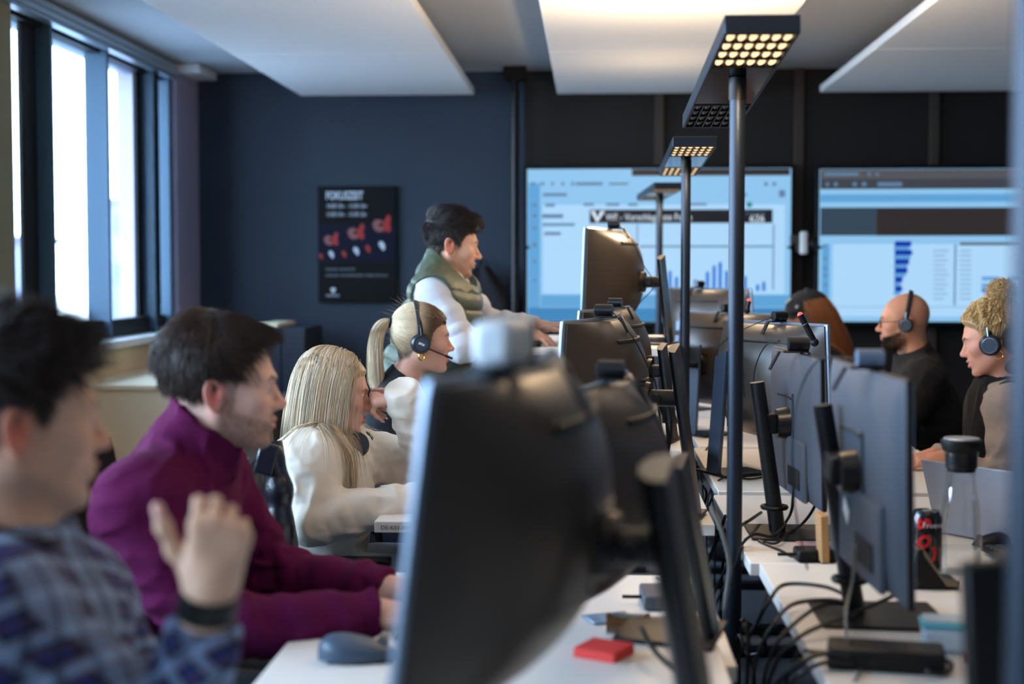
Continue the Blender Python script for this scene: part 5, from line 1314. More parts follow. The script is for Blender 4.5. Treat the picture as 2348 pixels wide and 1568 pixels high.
# ------------------------------------------------------------------ headset
m_pad = mat('black_ear_cushion', (14, 14, 16), .7); m_hsb = mat('satin_dark_headset', (36, 42, 50), .35)
m_ring = mat('silver_blue_ring', (130, 146, 165), .3, .7); m_disc = mat('slate_cup_disc', (52, 66, 84), .45)
def headset(pn, label, side=-1, mic=False, cup=(-.008, 0, -.004), fwdtilt=.12, band_h=.138, ring=True, r=.031, bandw=.0065, logo=False):
    """worn headset: head units; side -1 = right ear"""
    t = thing('headset', label, 'headset', pn.w((cup[0], side*.09, cup[2])), 'headsets worn at the desks')
    wv = lambda pts: [pn.w(p) for p in pts]
    pts = []
    for a in np.linspace(-.04*PI, 1.04*PI, 34):
        y = math.cos(a)*.0875*(1.0+.04*math.sin(a)); z = cup[2]+.022+math.sin(a)*(band_h-cup[2]-.022); x = cup[0]-fwdtilt*math.sin(a)*.1
        pts.append((x, y*(-1 if False else 1), z))
    y = frame
    MB().tube(wv(pts), bandw*.62, n=12, flat=2.6, hint=(0, 0, 1)).obj('headband', m_hsb, t, smooth=True)
    for sd in (-1, 1):
        c = np.array([cup[0], sd*.083, cup[2]]); ax = np.array([.12, sd, -.05]); ax /= np.linalg.norm(ax)
        MB().cyl(pn.w(c-ax*.006), pn.w(c+ax*.008), r*.94, r, n=32).obj('ear_cushion', m_pad, t, smooth=True)
        MB().cyl(pn.w(c+ax*.0082), pn.w(c+ax*.019), r*.97, r*.82, n=32).obj('ear_cup', m_hsb, t, smooth=True)
        if sd == side:
            if ring:
                q = [pn.w(c+ax*.0195+r*.72*(math.cos(a)*np.cross(ax, (0, 0, 1.))+math.sin(a)*np.cross(ax, np.cross(ax, (0, 0, 1.))))) for a in np.linspace(0, 2*PI, 33)[:-1]]
                MB().tube(q, .0013, n=6, closed=True).obj('trim_ring', m_ring, t, smooth=True)
            MB().cyl(pn.w(c+ax*.0185), pn.w(c+ax*.0200), r*.66, n=28).obj('cup_disc', m_disc, t, smooth=True)
            MB().tube(wv([c+ax*.014+np.array([0, 0, r*.8]), c+np.array([0, sd*.012, r*1.25]), c+np.array([-.002, sd*.009, r*1.7])]), .006, n=8, flat=.5).obj('yoke', m_ring if ring else m_hsb, t, smooth=True)
            if logo:
                o = pn.w(c+ax*.0206); X = pn.HR @ nrm(np.cross((0, 0, 1.), ax)*1.0+np.array([0, 0, -.38])); Z = pn.HR @ ax; Y = np.cross(Z, X)
                text_mesh('cup_logo', 'EPOS', .009, m_sill, t, o-X*.011-Y*.003, X, Y, extrude=.0003, bold=.0006)
        if mic and sd == side:
            a = c+ax*.012+np.array([.016, 0, -.012]); b = np.array([.104, sd*.050, -.058])
            b2 = a+(b-a)*.8
            MB().tube(wv([a, a+(b-a)*.4+np.array([0, sd*.006, 0]), b2, b]), .0026, n=8).obj('microphone_boom', m_black, t, smooth=True)
            MB().tube(wv([b2, b+(b-b2)*.25]), .0042, n=8).obj('microphone_tip', m_black, t, smooth=True)
    return t
m_gold = mat('polished_gold', (230, 178, 70), .18, 1.0)

def capped(pn, th, dz, soft=.014):
    return lambda q: head_noear(q, pn.hp)-(th(q)*scalp(q, dz, soft)-.003*(1-scalp(q, dz, soft)))
def comb_hair(pn, root, th, dz, comb, ln, n, col, var=.4, nw=.18, jit=.2, curl=.4, droop=(0, 0, -.3), rad=.0006, m=9, clump=.25, soft=.014, seed=4, lift=.004, extra=(), capcol=None, cl=0):
    """smooth hair mass with combed strands lying on it"""
    r = np.random.default_rng(seed)
    cap = cap_part(pn, th, capcol or col, dz=dz, soft=soft, clump=clump)
    P = roots(pn, n, dz, seed=seed); sf = capped(pn, th, dz, soft)
    g = gradn(sf, P); P = P+(g*np.maximum(-sf(P)-.0015, 0)[:, None]).astype(f32)
    d = comb(P).astype(float); d = d-g*(d*g).sum(1, keepdims=True); d /= np.maximum(np.linalg.norm(d, axis=1, keepdims=True), 1e-6)
    if cl: jt = np.stack([noise3(P*cl+k*11)-.5 for k in range(3)], 1)*2*jit+r.normal(size=(n, 3))*jit*.3
    else: jt = r.normal(size=(n, 3))*jit
    S = grow(pn, P, d+g*nw+jt, ln(P)*(.7+.6*r.random(n)), m, droop=droop, curl=curl, lift=lift, surf=sf, seed=seed)
    return hair_obj(pn, root, [cap, tubes(S, np.full(n, rad), hcol(r, col, var, n))]+list(extra))

def band(c, ax, rx, ry, w, th, name, m, parent, hint=(0, 0, 1)):
    x, y, z = frame(ax, hint); b = MB(); n = 36; prof = ((0, -w/2), (th, -w/2), (th, w/2), (0, w/2))
    V = [c+x*(rx+r)*math.cos(2*PI*i/n)+y*(ry+r)*math.sin(2*PI*i/n)+z*h for i in range(n) for r, h in prof]
    b.add(V, [(i*4+k, ((i+1) % n)*4+k, ((i+1) % n)*4+(k+1) % 4, i*4+(k+1) % 4) for i in range(n) for k in range(4)]); return b.obj(name, m, parent, smooth=True)
# ------------------------------------------------------------------ people
def eara(pn_rot, side, hs=1.0):
    y, p, r = pn_rot; R = rotm(0, 0, y) @ rotm(0, p, 0) @ rotm(r, 0, 0); return R @ (np.array([-.014, side*.0745, -.006])*hs)
m_denim = mat('dark_trouser_cloth', (38, 42, 54), .9, bump=.2, bscale=900)
def person_maroon():
    rot = (D(15), D(3), D(2)); hd = W(490, 905, 2.60)-eara(rot, -1)
    ms = W(405, 1120, 2.69)
    J = dict(head=hd, neck=W(442, 1030, 2.68), shl=ms+np.array([.0, .185, 0]), shr=ms+np.array([-.01, -.185, -.01]), pelvis=W(285, 1585, 2.68),
             elr=W(462, 1445, 2.46), wrr=W(866, 1408, 2.60), ell=W(622, 1325, 2.92), wrl=W(893, 1352, 2.80))
    seated(J, (1, 0, 0), (0, 1, 0))
    hands = {'r': dict(R=hframe((1, .12, -.12), (0, -.35, 1)), pr=hand_prims((.35, .45, .3))), 'l': dict(R=hframe((1, -.05, -.10), (0, .3, 1), True), pr=hand_prims((.35, .45, .3)))}
    pn = Person(J, dict(rot=rot, neck=.060, w=1.0, jaw=1.06), hands, (1, .0, 0), 1.06)
    root = person_root('person', 'bearded person in a burgundy fleece typing with both arms stretched out', pn)
    hair = (64, 48, 41)
    tone = dict(skin=(222, 178, 158), stubble=((78, 58, 52), .80), brow=(62, 46, 40), red=(222, 96, 88), lip=(190, 128, 116), scalp=dict(col=(96, 84, 82), dz=-.004, f0=-.06, f1=.03, k=.75, kmin=.1))
    build_body(pn, root, tone, .0028); eyes(pn, root, gaze=(1, -.05, -.15))
    m = mat('burgundy_fleece', (88, 18, 62), .95, vary=.12, vscale=200, bump=.35, bscale=900, spec=.15)
    lo, hi = pn.bounds(.14, ('neck', 'shl', 'shr', 'pelvis', 'elr', 'ell', 'wrr', 'wrl'))
    def col2(P, d):
        # rolled edge of the stand collar
        return d
    cloth_mesh('fleece_sweater', top_fn(pn, .020, .017, .0065, (.075, .082, .074), .14, -.004, fold=.011, seed=2.), lo, hi, .0042, m, root)
    build_legs(pn, root, m_denim)
    # hair : heavy top over a faded side
    def th(q): return .003+.006*sm(q[:, 2], .03, .075)*sm(q[:, 0], -.14, -.03)+.012*sm(q[:, 0], -.0, -.08)*sm(q[:, 2], -.03, .04)+.006*sm(q[:, 0], .03, .085)*sm(q[:, 2], .045, .08)+.010*sm(q[:, 2], .03, .05)
    def comb(P):
        x = P[:, 0]; b = sm(x, .02, -.05)[:, None]
        return np.array([1, 0, -.30])*(1-b)+np.array([-.25, 0, -1.])*b
    dz = lambda q: .030+.052*sm(q[:, 0], -.02, -.09)
    comb_hair(pn, root, th, dz, comb, lambda P: np.where(P[:, 0] > .04, .046, .028), 9500, hair, nw=.12, jit=.28, curl=.5, droop=(.1, 0, -.5), clump=.22, soft=.012, cl=26)
    return pn, root

def person_plaid():
    rot = (D(34), D(3), D(0)); hd = W(36, 988, 1.63)-eara(rot, -1)
    J = dict(head=hd, neck=W(15, 1235, 1.70), shl=W(165, 1385, 1.90), shr=W(-20, 1425, 1.55), pelvis=W(-160, 1990, 1.74),
             elr=W(410, 1765, 1.66), wrr=W(480, 1362, 1.60), ell=W(420, 1800, 2.02), wrl=W(640, 1760, 2.0))
    J['pelvis'][2] = .56
    seated(J, (.94, .34, 0), (-.34, .94, 0))
    hands = {'r': dict(R=hframe((.22, -.12, 1), (.30, -1, .0)), pr=hand_prims(per=[(1.15, 1.2, .7), (1.25, 1.25, .7), (1.35, 1.3, .7), (1.4, 1.3, .7)], spread=.05, thumb=((.030, .030, -.006), (.030, .018, .004), (.026, .012, .003)), sc=.90), sc=.90),
             'l': dict(R=hframe((1, -.1, -.05), (0, .2, 1), True), pr=hand_prims((.5, .5, .3)))}
    pn = Person(J, dict(rot=rot, neck=.058, jaw=1.0), hands, (.94, .34, 0), 1.02, .96)
    root = person_root('person', 'person in a blue plaid shirt raising a loosely closed fist, nearest on the left', pn)
    hair = (48, 35, 29)
    tone = dict(skin=(208, 164, 136), stubble=((120, 92, 78), .30), brow=(60, 44, 36), red=(214, 92, 70), scalp=dict(col=(60, 46, 40), dz=.0, f0=-.06, f1=.02, k=.85, kmin=.2), lip=(188, 130, 112))
    build_body(pn, root, tone, .0034); eyes(pn, root)
    m = plaid(); lo, hi = pn.bounds(.14, ('neck', 'shl', 'shr', 'pelvis', 'elr', 'ell', 'wrr', 'wrl'))
    cloth_mesh('plaid_shirt', top_fn(pn, .016, .014, .004, (.035, .078, .070), .14, -.036, fold=.006, seed=5.), lo, hi, .005, m, root)
    build_legs(pn, root, m_denim)
    def th(q): return .003+.011*sm(q[:, 2], .05, .09)+.010*sm(q[:, 0], .03, .085)*sm(q[:, 2], .045, .08)+.004*sm(q[:, 2], .02, .05)
    comb = lambda P: np.array([1, 0, .15])*sm(P[:, 2], .05, .08)[:, None]+np.array([-.1, 0, -1.])*(1-sm(P[:, 2], .05, .08)[:, None])
    comb_hair(pn, root, th, lambda q: .012+.02*sm(q[:, 0], -.02, -.09), comb, lambda P: np.where(P[:, 2] > .06, .036, .014), 8000, hair, nw=.28, jit=.4, curl=.6, droop=(.1, 0, -.1), clump=.5, rad=.0007)
    # dark headset resting round the neck
    t = thing('headset', 'black headset with a red light resting round the neck of the plaid shirt wearer', 'headset', pn.J['neck'])
    c = pn.J['neck']+pn.up*.035+pn.f*.025; X = pn.f; Y = pn.side
    MB().tube([c+X*.100*math.cos(a)+Y*.108*math.sin(a)-np.array([0, 0, .03])*math.cos(a) for a in np.linspace(.42*PI, 1.58*PI, 24)], .009, n=10, flat=.6).obj('headband', m_black, t, smooth=True)
    for k in (1, -1):
        p = c-X*.055+Y*k*.118-np.array([0, 0, .030]); ax = nrm(X*.35+Y*k+np.array([0, 0, .15]))
        MB().cyl(p, p+ax*.016, .034, .034, n=28).obj('ear_cushion', m_pad, t, smooth=True); MB().cyl(p+ax*.0162, p+ax*.028, .033, .027, n=28).obj('ear_cup', m_black, t, smooth=True)
        if k < 0: MB().ball(p+ax*.029+X*.010, .0028, n=10).obj('red_light', emit('red_status_light', (255, 30, 25), 1.2), t, smooth=True)
    # watch strap
    w = thing('wristwatch', 'black wrist watch below the raised fist', 'watch', J['wrr']); ax = nrm(J['wrr']-J['elr']); x, y, _ = frame(ax)
    cc = J['wrr']-ax*.012; band(cc, ax, .031, .029, .030, .004, 'strap', m_black, w)
    MB().cyl(cc+np.array([.0, .030, 0]), cc+np.array([.0, .042, 0]), .019, n=24).obj('watch_case', m_blackm if 'm_blackm' in globals() else m_black, w, smooth=True)
    return pn, root
def plaid():
    m = mat('blue_plaid_flannel', (44, 58, 104), .9, bump=.2, bscale=900)
    nt = m.node_tree; N = nt.nodes; L = nt.links; b = N['Principled BSDF']
    tc = N.new('ShaderNodeTexCoord'); mp = N.new('ShaderNodeMapping'); mp.inputs['Rotation'].default_value = (.25, .5, .3); L.new(tc.outputs['Object'], mp.inputs[0])
    prev = None; base = N.new('ShaderNodeRGB'); base.outputs[0].default_value = (*lin((26, 40, 98)), 1); prev = base.outputs[0]
    for ax, sc, lo, hi, c, f in (('X', 7.4, .30, .46, (10, 12, 28), .85), ('Z', 7.4, .26, .40, (12, 14, 34), .7), ('X', 7.4, .66, .84, (150, 178, 215), .40), ('Z', 7.4, .66, .84, (150, 178, 215), .46), ('Z', 16.8, .90, .97, (120, 74, 92), .45), ('Y', 8.4, .80, .88, (16, 22, 46), .6)):
        w = N.new('ShaderNodeTexWave'); w.bands_direction = ax; w.inputs['Scale'].default_value = sc; w.inputs['Distortion'].default_value = .3; L.new(mp.outputs[0], w.inputs['Vector'])
        r = N.new('ShaderNodeMapRange'); r.inputs[1].default_value = lo; r.inputs[2].default_value = hi; r.inputs[4].default_value = f; L.new(w.outputs['Fac'], r.inputs[0])
        x = N.new('ShaderNodeMix'); x.data_type = 'RGBA'; L.new(r.outputs[0], x.inputs[0]); L.new(prev, x.inputs[6]); x.inputs[7].default_value = (*lin(c), 1); prev = x.outputs[2]
    L.new(prev, b.inputs['Base Color']); return m
def lng(pn, root, P, d0, ln, m, col, surf, grav=10, jit=.1, curl=.4, rad=.0006, lift=.003, seed=5, droop2=(0, 0, 0)):
    r = np.random.default_rng(seed); n = len(P); g = pn.HR.T @ np.array([0, 0, -1.])*grav+np.array(droop2)
    S = grow(pn, P, d0+r.normal(size=(n, 3))*jit, ln*(.8+.4*r.random(n)), m, droop=g, curl=curl, lift=lift, surf=surf, seed=seed)
    return tubes(S, np.full(n, rad), col)
def person_blonde():
    rot = (D(13), D(8), D(-3)); hd = W(764, 903, 3.97); hs = .95
    J = dict(head=hd, neck=W(760, 1008, 4.02), shl=W(800, 1040, 4.18), shr=W(706, 1062, 3.80), pelvis=W(715, 1325, 3.98),
             elr=W(712, 1190, 3.74), wrr=W(985, 1150, 3.82), ell=W(992, 1080, 4.12), wrl=W(926, 908, 3.97))
    seated(J, (1, .05, 0), (-.05, 1, 0))
    fo = hframe((-.72, -.15, -.45), (.25, .35, .9), True)
    hands = {'r': dict(R=hframe((1, .1, -.1), (0, -.2, 1)), pr=hand_prims((.4, .4, .3), sc=.92), sc=.92),
             'l': dict(R=hframe((-1, -.06, -.05), (-.05, -.5, .85), True), pr=hand_prims(per=[(1.35, 1.05, .35), (1.3, 1.0, .3), (1.2, .95, .3), (1.1, .9, .3)], spread=.10, sc=.92), sc=.92)}
    pn = Person(J, dict(rot=rot, neck=.046, fem=1, jaw=.92, nose=.985), hands, (1, .05, 0), .86, hs)
    root = person_root('person', 'blonde person in a cream hooded sweater holding a hand to the mouth', pn)
    tone = dict(skin=(216, 168, 148), brow=(110, 80, 60), lip=(190, 100, 98), nail=(240, 150, 168), red=(214, 120, 104), scalp=dict(col=(190, 165, 130), dz=0, k=.9))
    build_body(pn, root, tone, .003); eyes(pn, root, gaze=(1, -.1, .1))
    m = mat('cream_sweatshirt_cotton', (226, 216, 200), .9, vary=.03, bump=.15, bscale=1200, sheen=.1)
    lo, hi = pn.bounds(.15, ('neck', 'shl', 'shr', 'pelvis', 'elr', 'ell', 'wrr', 'wrl'))
    def hood(P, d):
        c = pn.J['neck']-pn.f*.055-np.array([0, 0, .02])
        h = d_ell(P, c, (.06, .115, .05), pn.TR); h = smin(h, d_cap(P, c+pn.side*.09+pn.f*.03, c+pn.f*.13+pn.side*.05-np.array([0, 0, .06]), .035, .022), .03); h = smin(h, d_cap(P, c-pn.side*.09+pn.f*.03, c+pn.f*.13-pn.side*.05-np.array([0, 0, .06]), .035, .022), .03)
        d = smin(d, h, .02)
        # side seam and pocket edge as shallow grooves, lower folds of loose cloth
        s_ = (P-pn.J['pelvis']) @ pn.up
        return d-.012*np.exp(-((s_+.06)/.03)**2)
    sweat = top_fn(pn, .030, .030, .0065, None, .19, .034, fold=.005, seed=14., extra=hood)
    cloth_mesh('hooded_sweater', sweat, lo, hi, .0045, m, root)
    build_legs(pn, root, mat('light_grey_trousers', (150, 160, 172), .9), (200, 200, 200))
    # long straight hair draped over the shoulder
    blonde = (228, 208, 178)
    th = lambda q: .016+.012*sm(q[:, 0], .0, -.08)
    dz = 0.0
    cap = cap_part(pn, lambda q: .010+.006*sm(q[:, 0], .0, -.08), (176, 150, 116), dz=dz, clump=.1)
    hsf = capped(pn, lambda q: .010+.006*sm(q[:, 0], .0, -.08), dz)
    def surf(p):
        a = hsf(p); b = (sweat(pn.w(p).astype(f32))/hs).astype(f32); return np.minimum(a, b)
    n = 5200; r = np.random.default_rng(8)
    P = roots(pn, n, dz, fn=lambda p: (.25+.75*sm(p[:, 1], .03, -.0))*sm(p[:, 0], .060, .035), seed=9)
    sg = np.where(P[:, 1] > .012, 1., -1.)
    g = gradn(hsf, P); P = P+g*(.003-hsf(P))[:, None].astype(f32)
    d0 = np.stack([-.25+0*sg, sg*1.0, .15+0*sg], 1)*sm(P[:, 2], .05, .11)[:, None]+np.stack([-.45*sm(P[:, 0], .06, 0.)-1.1*sm(P[:, 0], .01, .05), .15*sg, -1+0*sg], 1)
    front = sm(P[:, 0], .03, .07)
    ln = .34+.0*front
    c = hcol(r, blonde, .28, n); dk = noise3(P*np.array([60, 60, 8], f32)); c *= (.62+.55*dk)[:, None]
    parts = [cap, lng(pn, root, P.astype(f32), d0, np.full(n, .33), 26, c, surf, grav=9, jit=.06, curl=.25, rad=.00085, lift=.006, seed=6, droop2=(-.9, 0, 0))]
    hair_obj(pn, root, parts)
    h = hands['l']
    for i in (2, 6, 10, 14):
        a_, b_2, ra, rb = h['pr'][i]; ax = nrm(b_2-a_); dr = nrm(np.cross(ax, (0, 1., 0))); c_ = b_2+ax*rb*.55+dr*rb*.62
        Rl = np.stack([ax, np.cross(dr, ax), dr], 1)
        q_ = MB().ball((0, 0, 0), (.0095, .0052, .0016), n=12); V_ = np.array(q_.v) @ Rl.T+c_
        q_.v = [tuple(p_) for p_ in (J['wrl']+V_ @ h['R'].T)]; q_.obj('fingernail', mat('pink_nail_varnish', (236, 140, 160), .2, coat=.5), root, smooth=True)
    # headphones resting round the neck
    t = thing('headset', 'dark headphones resting round the neck of the blonde person', 'headset', J['neck']); cN = J['neck']+np.array([0, 0, .015])
    q = [cN+pn.f*.082*math.cos(a)+pn.side*.088*math.sin(a)+np.array([0, 0, .025])*(-math.cos(a)) for a in np.linspace(.45*PI, 1.55*PI, 26)]
    MB().tube(q, .0095, n=10, flat=.5).obj('headband', m_hsb, t, smooth=True)
    for k in (1, -1):
        p = cN+pn.f*.075+pn.side*k*.075-np.array([0, 0, .03]); ax = nrm(pn.f*.55+pn.side*k*.6+np.array([0, 0, .3]))
        MB().cyl(p, p+ax*.02, .036, .036, n=30).obj('ear_cushion', m_pad, t, smooth=True); MB().cyl(p+ax*.0202, p+ax*.032, .035, .028, n=30).obj('ear_cup', m_hsb, t, smooth=True)
        MB().tube([p+ax*.02+np.array([0, 0, .03]), (p+q[0 if k > 0 else -1])/2+np.array([0, 0, .02]), q[0 if k > 0 else -1]], .007, n=8, flat=.5).obj('yoke', m_ring, t, smooth=True)
    return pn, root
def person_ponytail():
    rot = (D(14), D(2), D(2)); hs = .93; hd = W(962, 787, 4.68)-eara(rot, -1, hs)
    J = dict(head=hd, neck=W(918, 888, 4.75), shl=W(905, 935, 4.92), shr=W(890, 945, 4.59), pelvis=W(845, 1205, 4.76), elr=W(925, 1120, 4.56), wrr=W(1075, 1095, 4.62), ell=W(940, 1110, 4.98), wrl=W(1085, 1085, 4.9))
    seated(J, (1, 0, 0), (0, 1, 0))
    hands = {'r': dict(R=hframe((1, .1, -.1), (0, -.2, 1)), pr=hand_prims((.4, .4, .3), sc=.92), sc=.92), 'l': dict(R=hframe((1, -.1, -.1), (0, .2, 1), True), pr=hand_prims((.4, .4, .3), sc=.92), sc=.92)}
    pn = Person(J, dict(rot=rot, neck=.047, fem=1, jaw=.95, nose=.985), hands, (1, 0, 0), .86, hs)
    root = person_root('person', 'ponytailed person in a black top wearing a headset with a boom microphone', pn)
    tone = dict(skin=(212, 160, 138), brow=(74, 52, 40), lip=(188, 104, 100), red=(222, 130, 112), scalp=dict(col=(110, 84, 62), dz=0, k=.95), lash=1.0)
    build_body(pn, root, tone, .0028); eyes(pn, root, gaze=(1, .0, -.25), iris=(92, 96, 84))
    m = mat('black_knit_top', (16, 22, 28), .9, bump=.2, bscale=900)
    lo, hi = pn.bounds(.14, ('neck', 'shl', 'shr', 'pelvis', 'elr', 'ell', 'wrr', 'wrl'))
    cloth_mesh('black_top', top_fn(pn, .012, .010, .003, (.05, .062, .056), .14, -.01, fold=.004, seed=1.), lo, hi, .005, m, root)
    build_legs(pn, root, m_denim)
    T = np.array([-.112, 0, .060]); r = np.random.default_rng(12)
    blonde = np.array(lin((222, 200, 166))); brown = np.array(lin((98, 70, 48)))
    th = lambda q: .008+.004*sm(q[:, 2], .05, .1)
    V, F, _ = cap_part(pn, th, (120, 96, 74), clump=.0)
    mixb = lambda p: sm(p[:, 0], .030, -.030)*sm(p[:, 2]-.25*p[:, 0], -.055, .0)  # darker roots and shade over the front hair painted in as brown
    cc = brown+(blonde-brown)*mixb(V)[:, None]
    sf = capped(pn, th, 0.0)
    n = 5200; P = roots(pn, n, 0.0, seed=21); g = gradn(sf, P); P = P-(g*sf(P)[:, None])
    d0 = T-P; dist = np.linalg.norm(d0, axis=1); d0 /= dist[:, None]
    # straight line to the tie, pushed out over the skull
    tt = np.linspace(0, 1, 12); S = P[:, None]+(T-P)[:, None]*tt[None, :, None]
    for i in range(12):
        p = S[:, i].astype(f32)
        for _ in range(3):
            s_ = sf(p); gg = gradn(sf, p); p = p+(gg*np.maximum(.0012+.003*r.random(n)*math.sin(PI*tt[i])-s_, 0)[:, None]).astype(f32)
        S[:, i] = p
    mb = mixb(S.reshape(-1, 3)).reshape(n, 12); vr = (1+.5*(r.random(n)-.5))
    sc_ = (brown+(blonde-brown)*mb[..., None])*vr[:, None, None]
    parts = [(V, F, cc), tubes(S, np.full(n, .00055), sc_)]
    # tail
    k = 2600; a = r.random(k)*2*PI; rr = np.sqrt(r.random(k))*.014
    R0 = T+np.stack([0*a-.006, rr*np.cos(a), rr*np.sin(a)], 1); dd = np.stack([-.62+0*a, np.cos(a)*.34*rr/.014, -.10+np.sin(a)*.45*rr/.014], 1)
    ct = hcol(r, (222, 200, 166), .2, k); ct *= (.7+.45*noise3(np.stack([a*2, rr*200, a*0], 1)))[:, None]
    gl = pn.HR.T @ np.array([0, 0, -1.])
    S2 = grow(pn, R0.astype(f32), dd, .25*(.82+.3*r.random(k)), 22, droop=gl*6.5+np.array([.35, 0, 0]), curl=.45, lift=.004, surf=sf, seed=3)
    parts.append(tubes(S2, np.full(k, .0007), ct))
    # loose flyaways
    fl = roots(pn, 60, 0, seed=77); parts.append(tubes(grow(pn, fl, gradn(sf, fl)*.6+np.array([-1, 0, .1]), .05*r.random(60)+.03, 10, curl=1.2, lift=.004, surf=sf), np.full(60, .0003), hcol(r, (210, 190, 160), .2, 60)))
    hair_obj(pn, root, parts)
    MB().tube([pn.w(T+np.array([-.003, .016*math.cos(a), .016*math.sin(a)])) for a in np.linspace(0, 2*PI, 22)[:-1]], .0045, n=8, closed=True).obj('hair_tie', m_black, root, smooth=True)
    headset(pn, 'dark headset with boom microphone on the ponytailed person', -1, mic=True, cup=(-.012, 0, -.006), ring=False, band_h=.140, r=.034, logo=True)
    e = thing('earring', 'gold hoop earring under the round ear cup of the ponytailed person', 'earring', pn.w((-.008, -.08, -.05)))
    for ry in (0, .5): MB().tube([pn.w(np.array([-.006+.011*math.cos(a)*math.cos(ry), -.083+.011*math.cos(a)*math.sin(ry), -.052+.013*math.sin(a)])) for a in np.linspace(0, 2*PI, 24)[:-1]], .0024, n=8, closed=True).obj('hoop', m_gold, e, smooth=True)
    return pn, root
def person_vest():
    rot = (D(12), D(9), D(0)); hd = W(1030, 563, 5.40)-eara(rot, -1)
    J = dict(head=hd, neck=W(1012, 628, 5.46), shl=W(1050, 676, 5.63), shr=W(993, 678, 5.29), pelvis=W(965, 870, 5.46), elr=W(1058, 795, 5.20), wrr=W(1178, 762, 5.36), ell=W(1120, 742, 5.74), wrl=W(1232, 748, 5.66))
    for sd, k in (('l', 1), ('r', -1)):
        p = J['pelvis']; J['kn'+sd] = np.array([p[0]+.03, p[1]+.10*k, .52]); J['an'+sd] = np.array([p[0]-.02, p[1]+.11*k, .09])
    hands = {'r': dict(R=hframe((1, .12, -.12), (.1, -.25, 1)), pr=hand_prims((.30, .40, .3), spread=.03)), 'l': dict(R=hframe((1, -.12, -.02), (0, .25, 1), True), pr=hand_prims((.3, .4, .3)))}
    pn = Person(J, dict(rot=rot, neck=.058, jaw=1.05, nose=1.01), hands, (1, 0, 0), 1.0)
    root = person_root('person', 'standing person in an olive padded vest over a white sweater', pn)
    tone = dict(skin=(222, 174, 148), stubble=((104, 80, 68), .6), brow=(48, 36, 30), browk=1.0, red=(226, 112, 96), lip=(200, 136, 120), scalp=dict(col=(66, 58, 58), dz=.004, f0=-.07, f1=.03, k=.85, kmin=.2), lash=1.0)
    build_body(pn, root, tone, .003); eyes(pn, root, gaze=(1, 0, -.4))
    lo, hi = pn.bounds(.14, ('neck', 'shl', 'shr', 'pelvis', 'elr', 'ell', 'wrr', 'wrl'))
    cloth_mesh('white_sweater', top_fn(pn, .010, .014, .004, None, .12, -.0, fold=.008, seed=4.), lo, hi, .0046, mat('white_fine_knit', (204, 208, 216), .9, bump=.15, bscale=1200), root)
    def quilt(P, d):
        s_ = (P-J['pelvis']) @ pn.up
        ph = np.abs(np.sin(PI*(s_+.012*noise3(P.astype(f32)*14))/.062)); return d-.011*(ph**.5-.6)*sm(s_, np.linalg.norm(J['neck']-J['pelvis'])-.02, np.linalg.norm(J['neck']-J['pelvis'])-.07)
    vest = top_fn(pn, .038, 0, .0035, (.056, .075, .069, .85), .10, sleeves=False, fold=0, seed=6., extra=quilt)
    def vest2(P):
        d = vest(P)
        for sd in 'lr': d = ssub(d, d_cap(P, J['sh'+sd]+pn.side*(.045 if sd == 'l' else -.045), J['sh'+sd]*.6+J['el'+sd]*.4+pn.side*(.05 if sd == 'l' else -.05), .070, .062), .02)
        return d
    cloth_mesh('padded_vest', vest2, *pn.bounds(.16, ('neck', 'shl', 'shr', 'pelvis')), .0042, mat('olive_quilted_nylon', (74, 84, 66), .42, vary=.1, vscale=30, bump=.25, bscale=150), root)
    z = [J['neck']+pn.f*.092+np.array([0, 0, .02])]
    build_legs(pn, root, m_denim)
    hair = (42, 34, 32)
    def th(q): return .003+.010*sm(q[:, 2], .06, .1)+.010*sm(q[:, 0], .03, .085)*sm(q[:, 2], .045, .08)+.004*sm(q[:, 2], .0, .04)
    comb = lambda P: np.array([.9, 0, .3])*sm(P[:, 2], .05, .09)[:, None]+np.array([-.1, 0, -1.])*(1-sm(P[:, 2], .05, .09)[:, None])
    comb_hair(pn, root, th, .004, comb, lambda P: np.where(P[:, 2] > .07, .034, .013), 8000, hair, nw=.25, jit=.35, curl=.6, droop=(.1, 0, .1), clump=.5, rad=.0007, cl=30)
    return pn, root
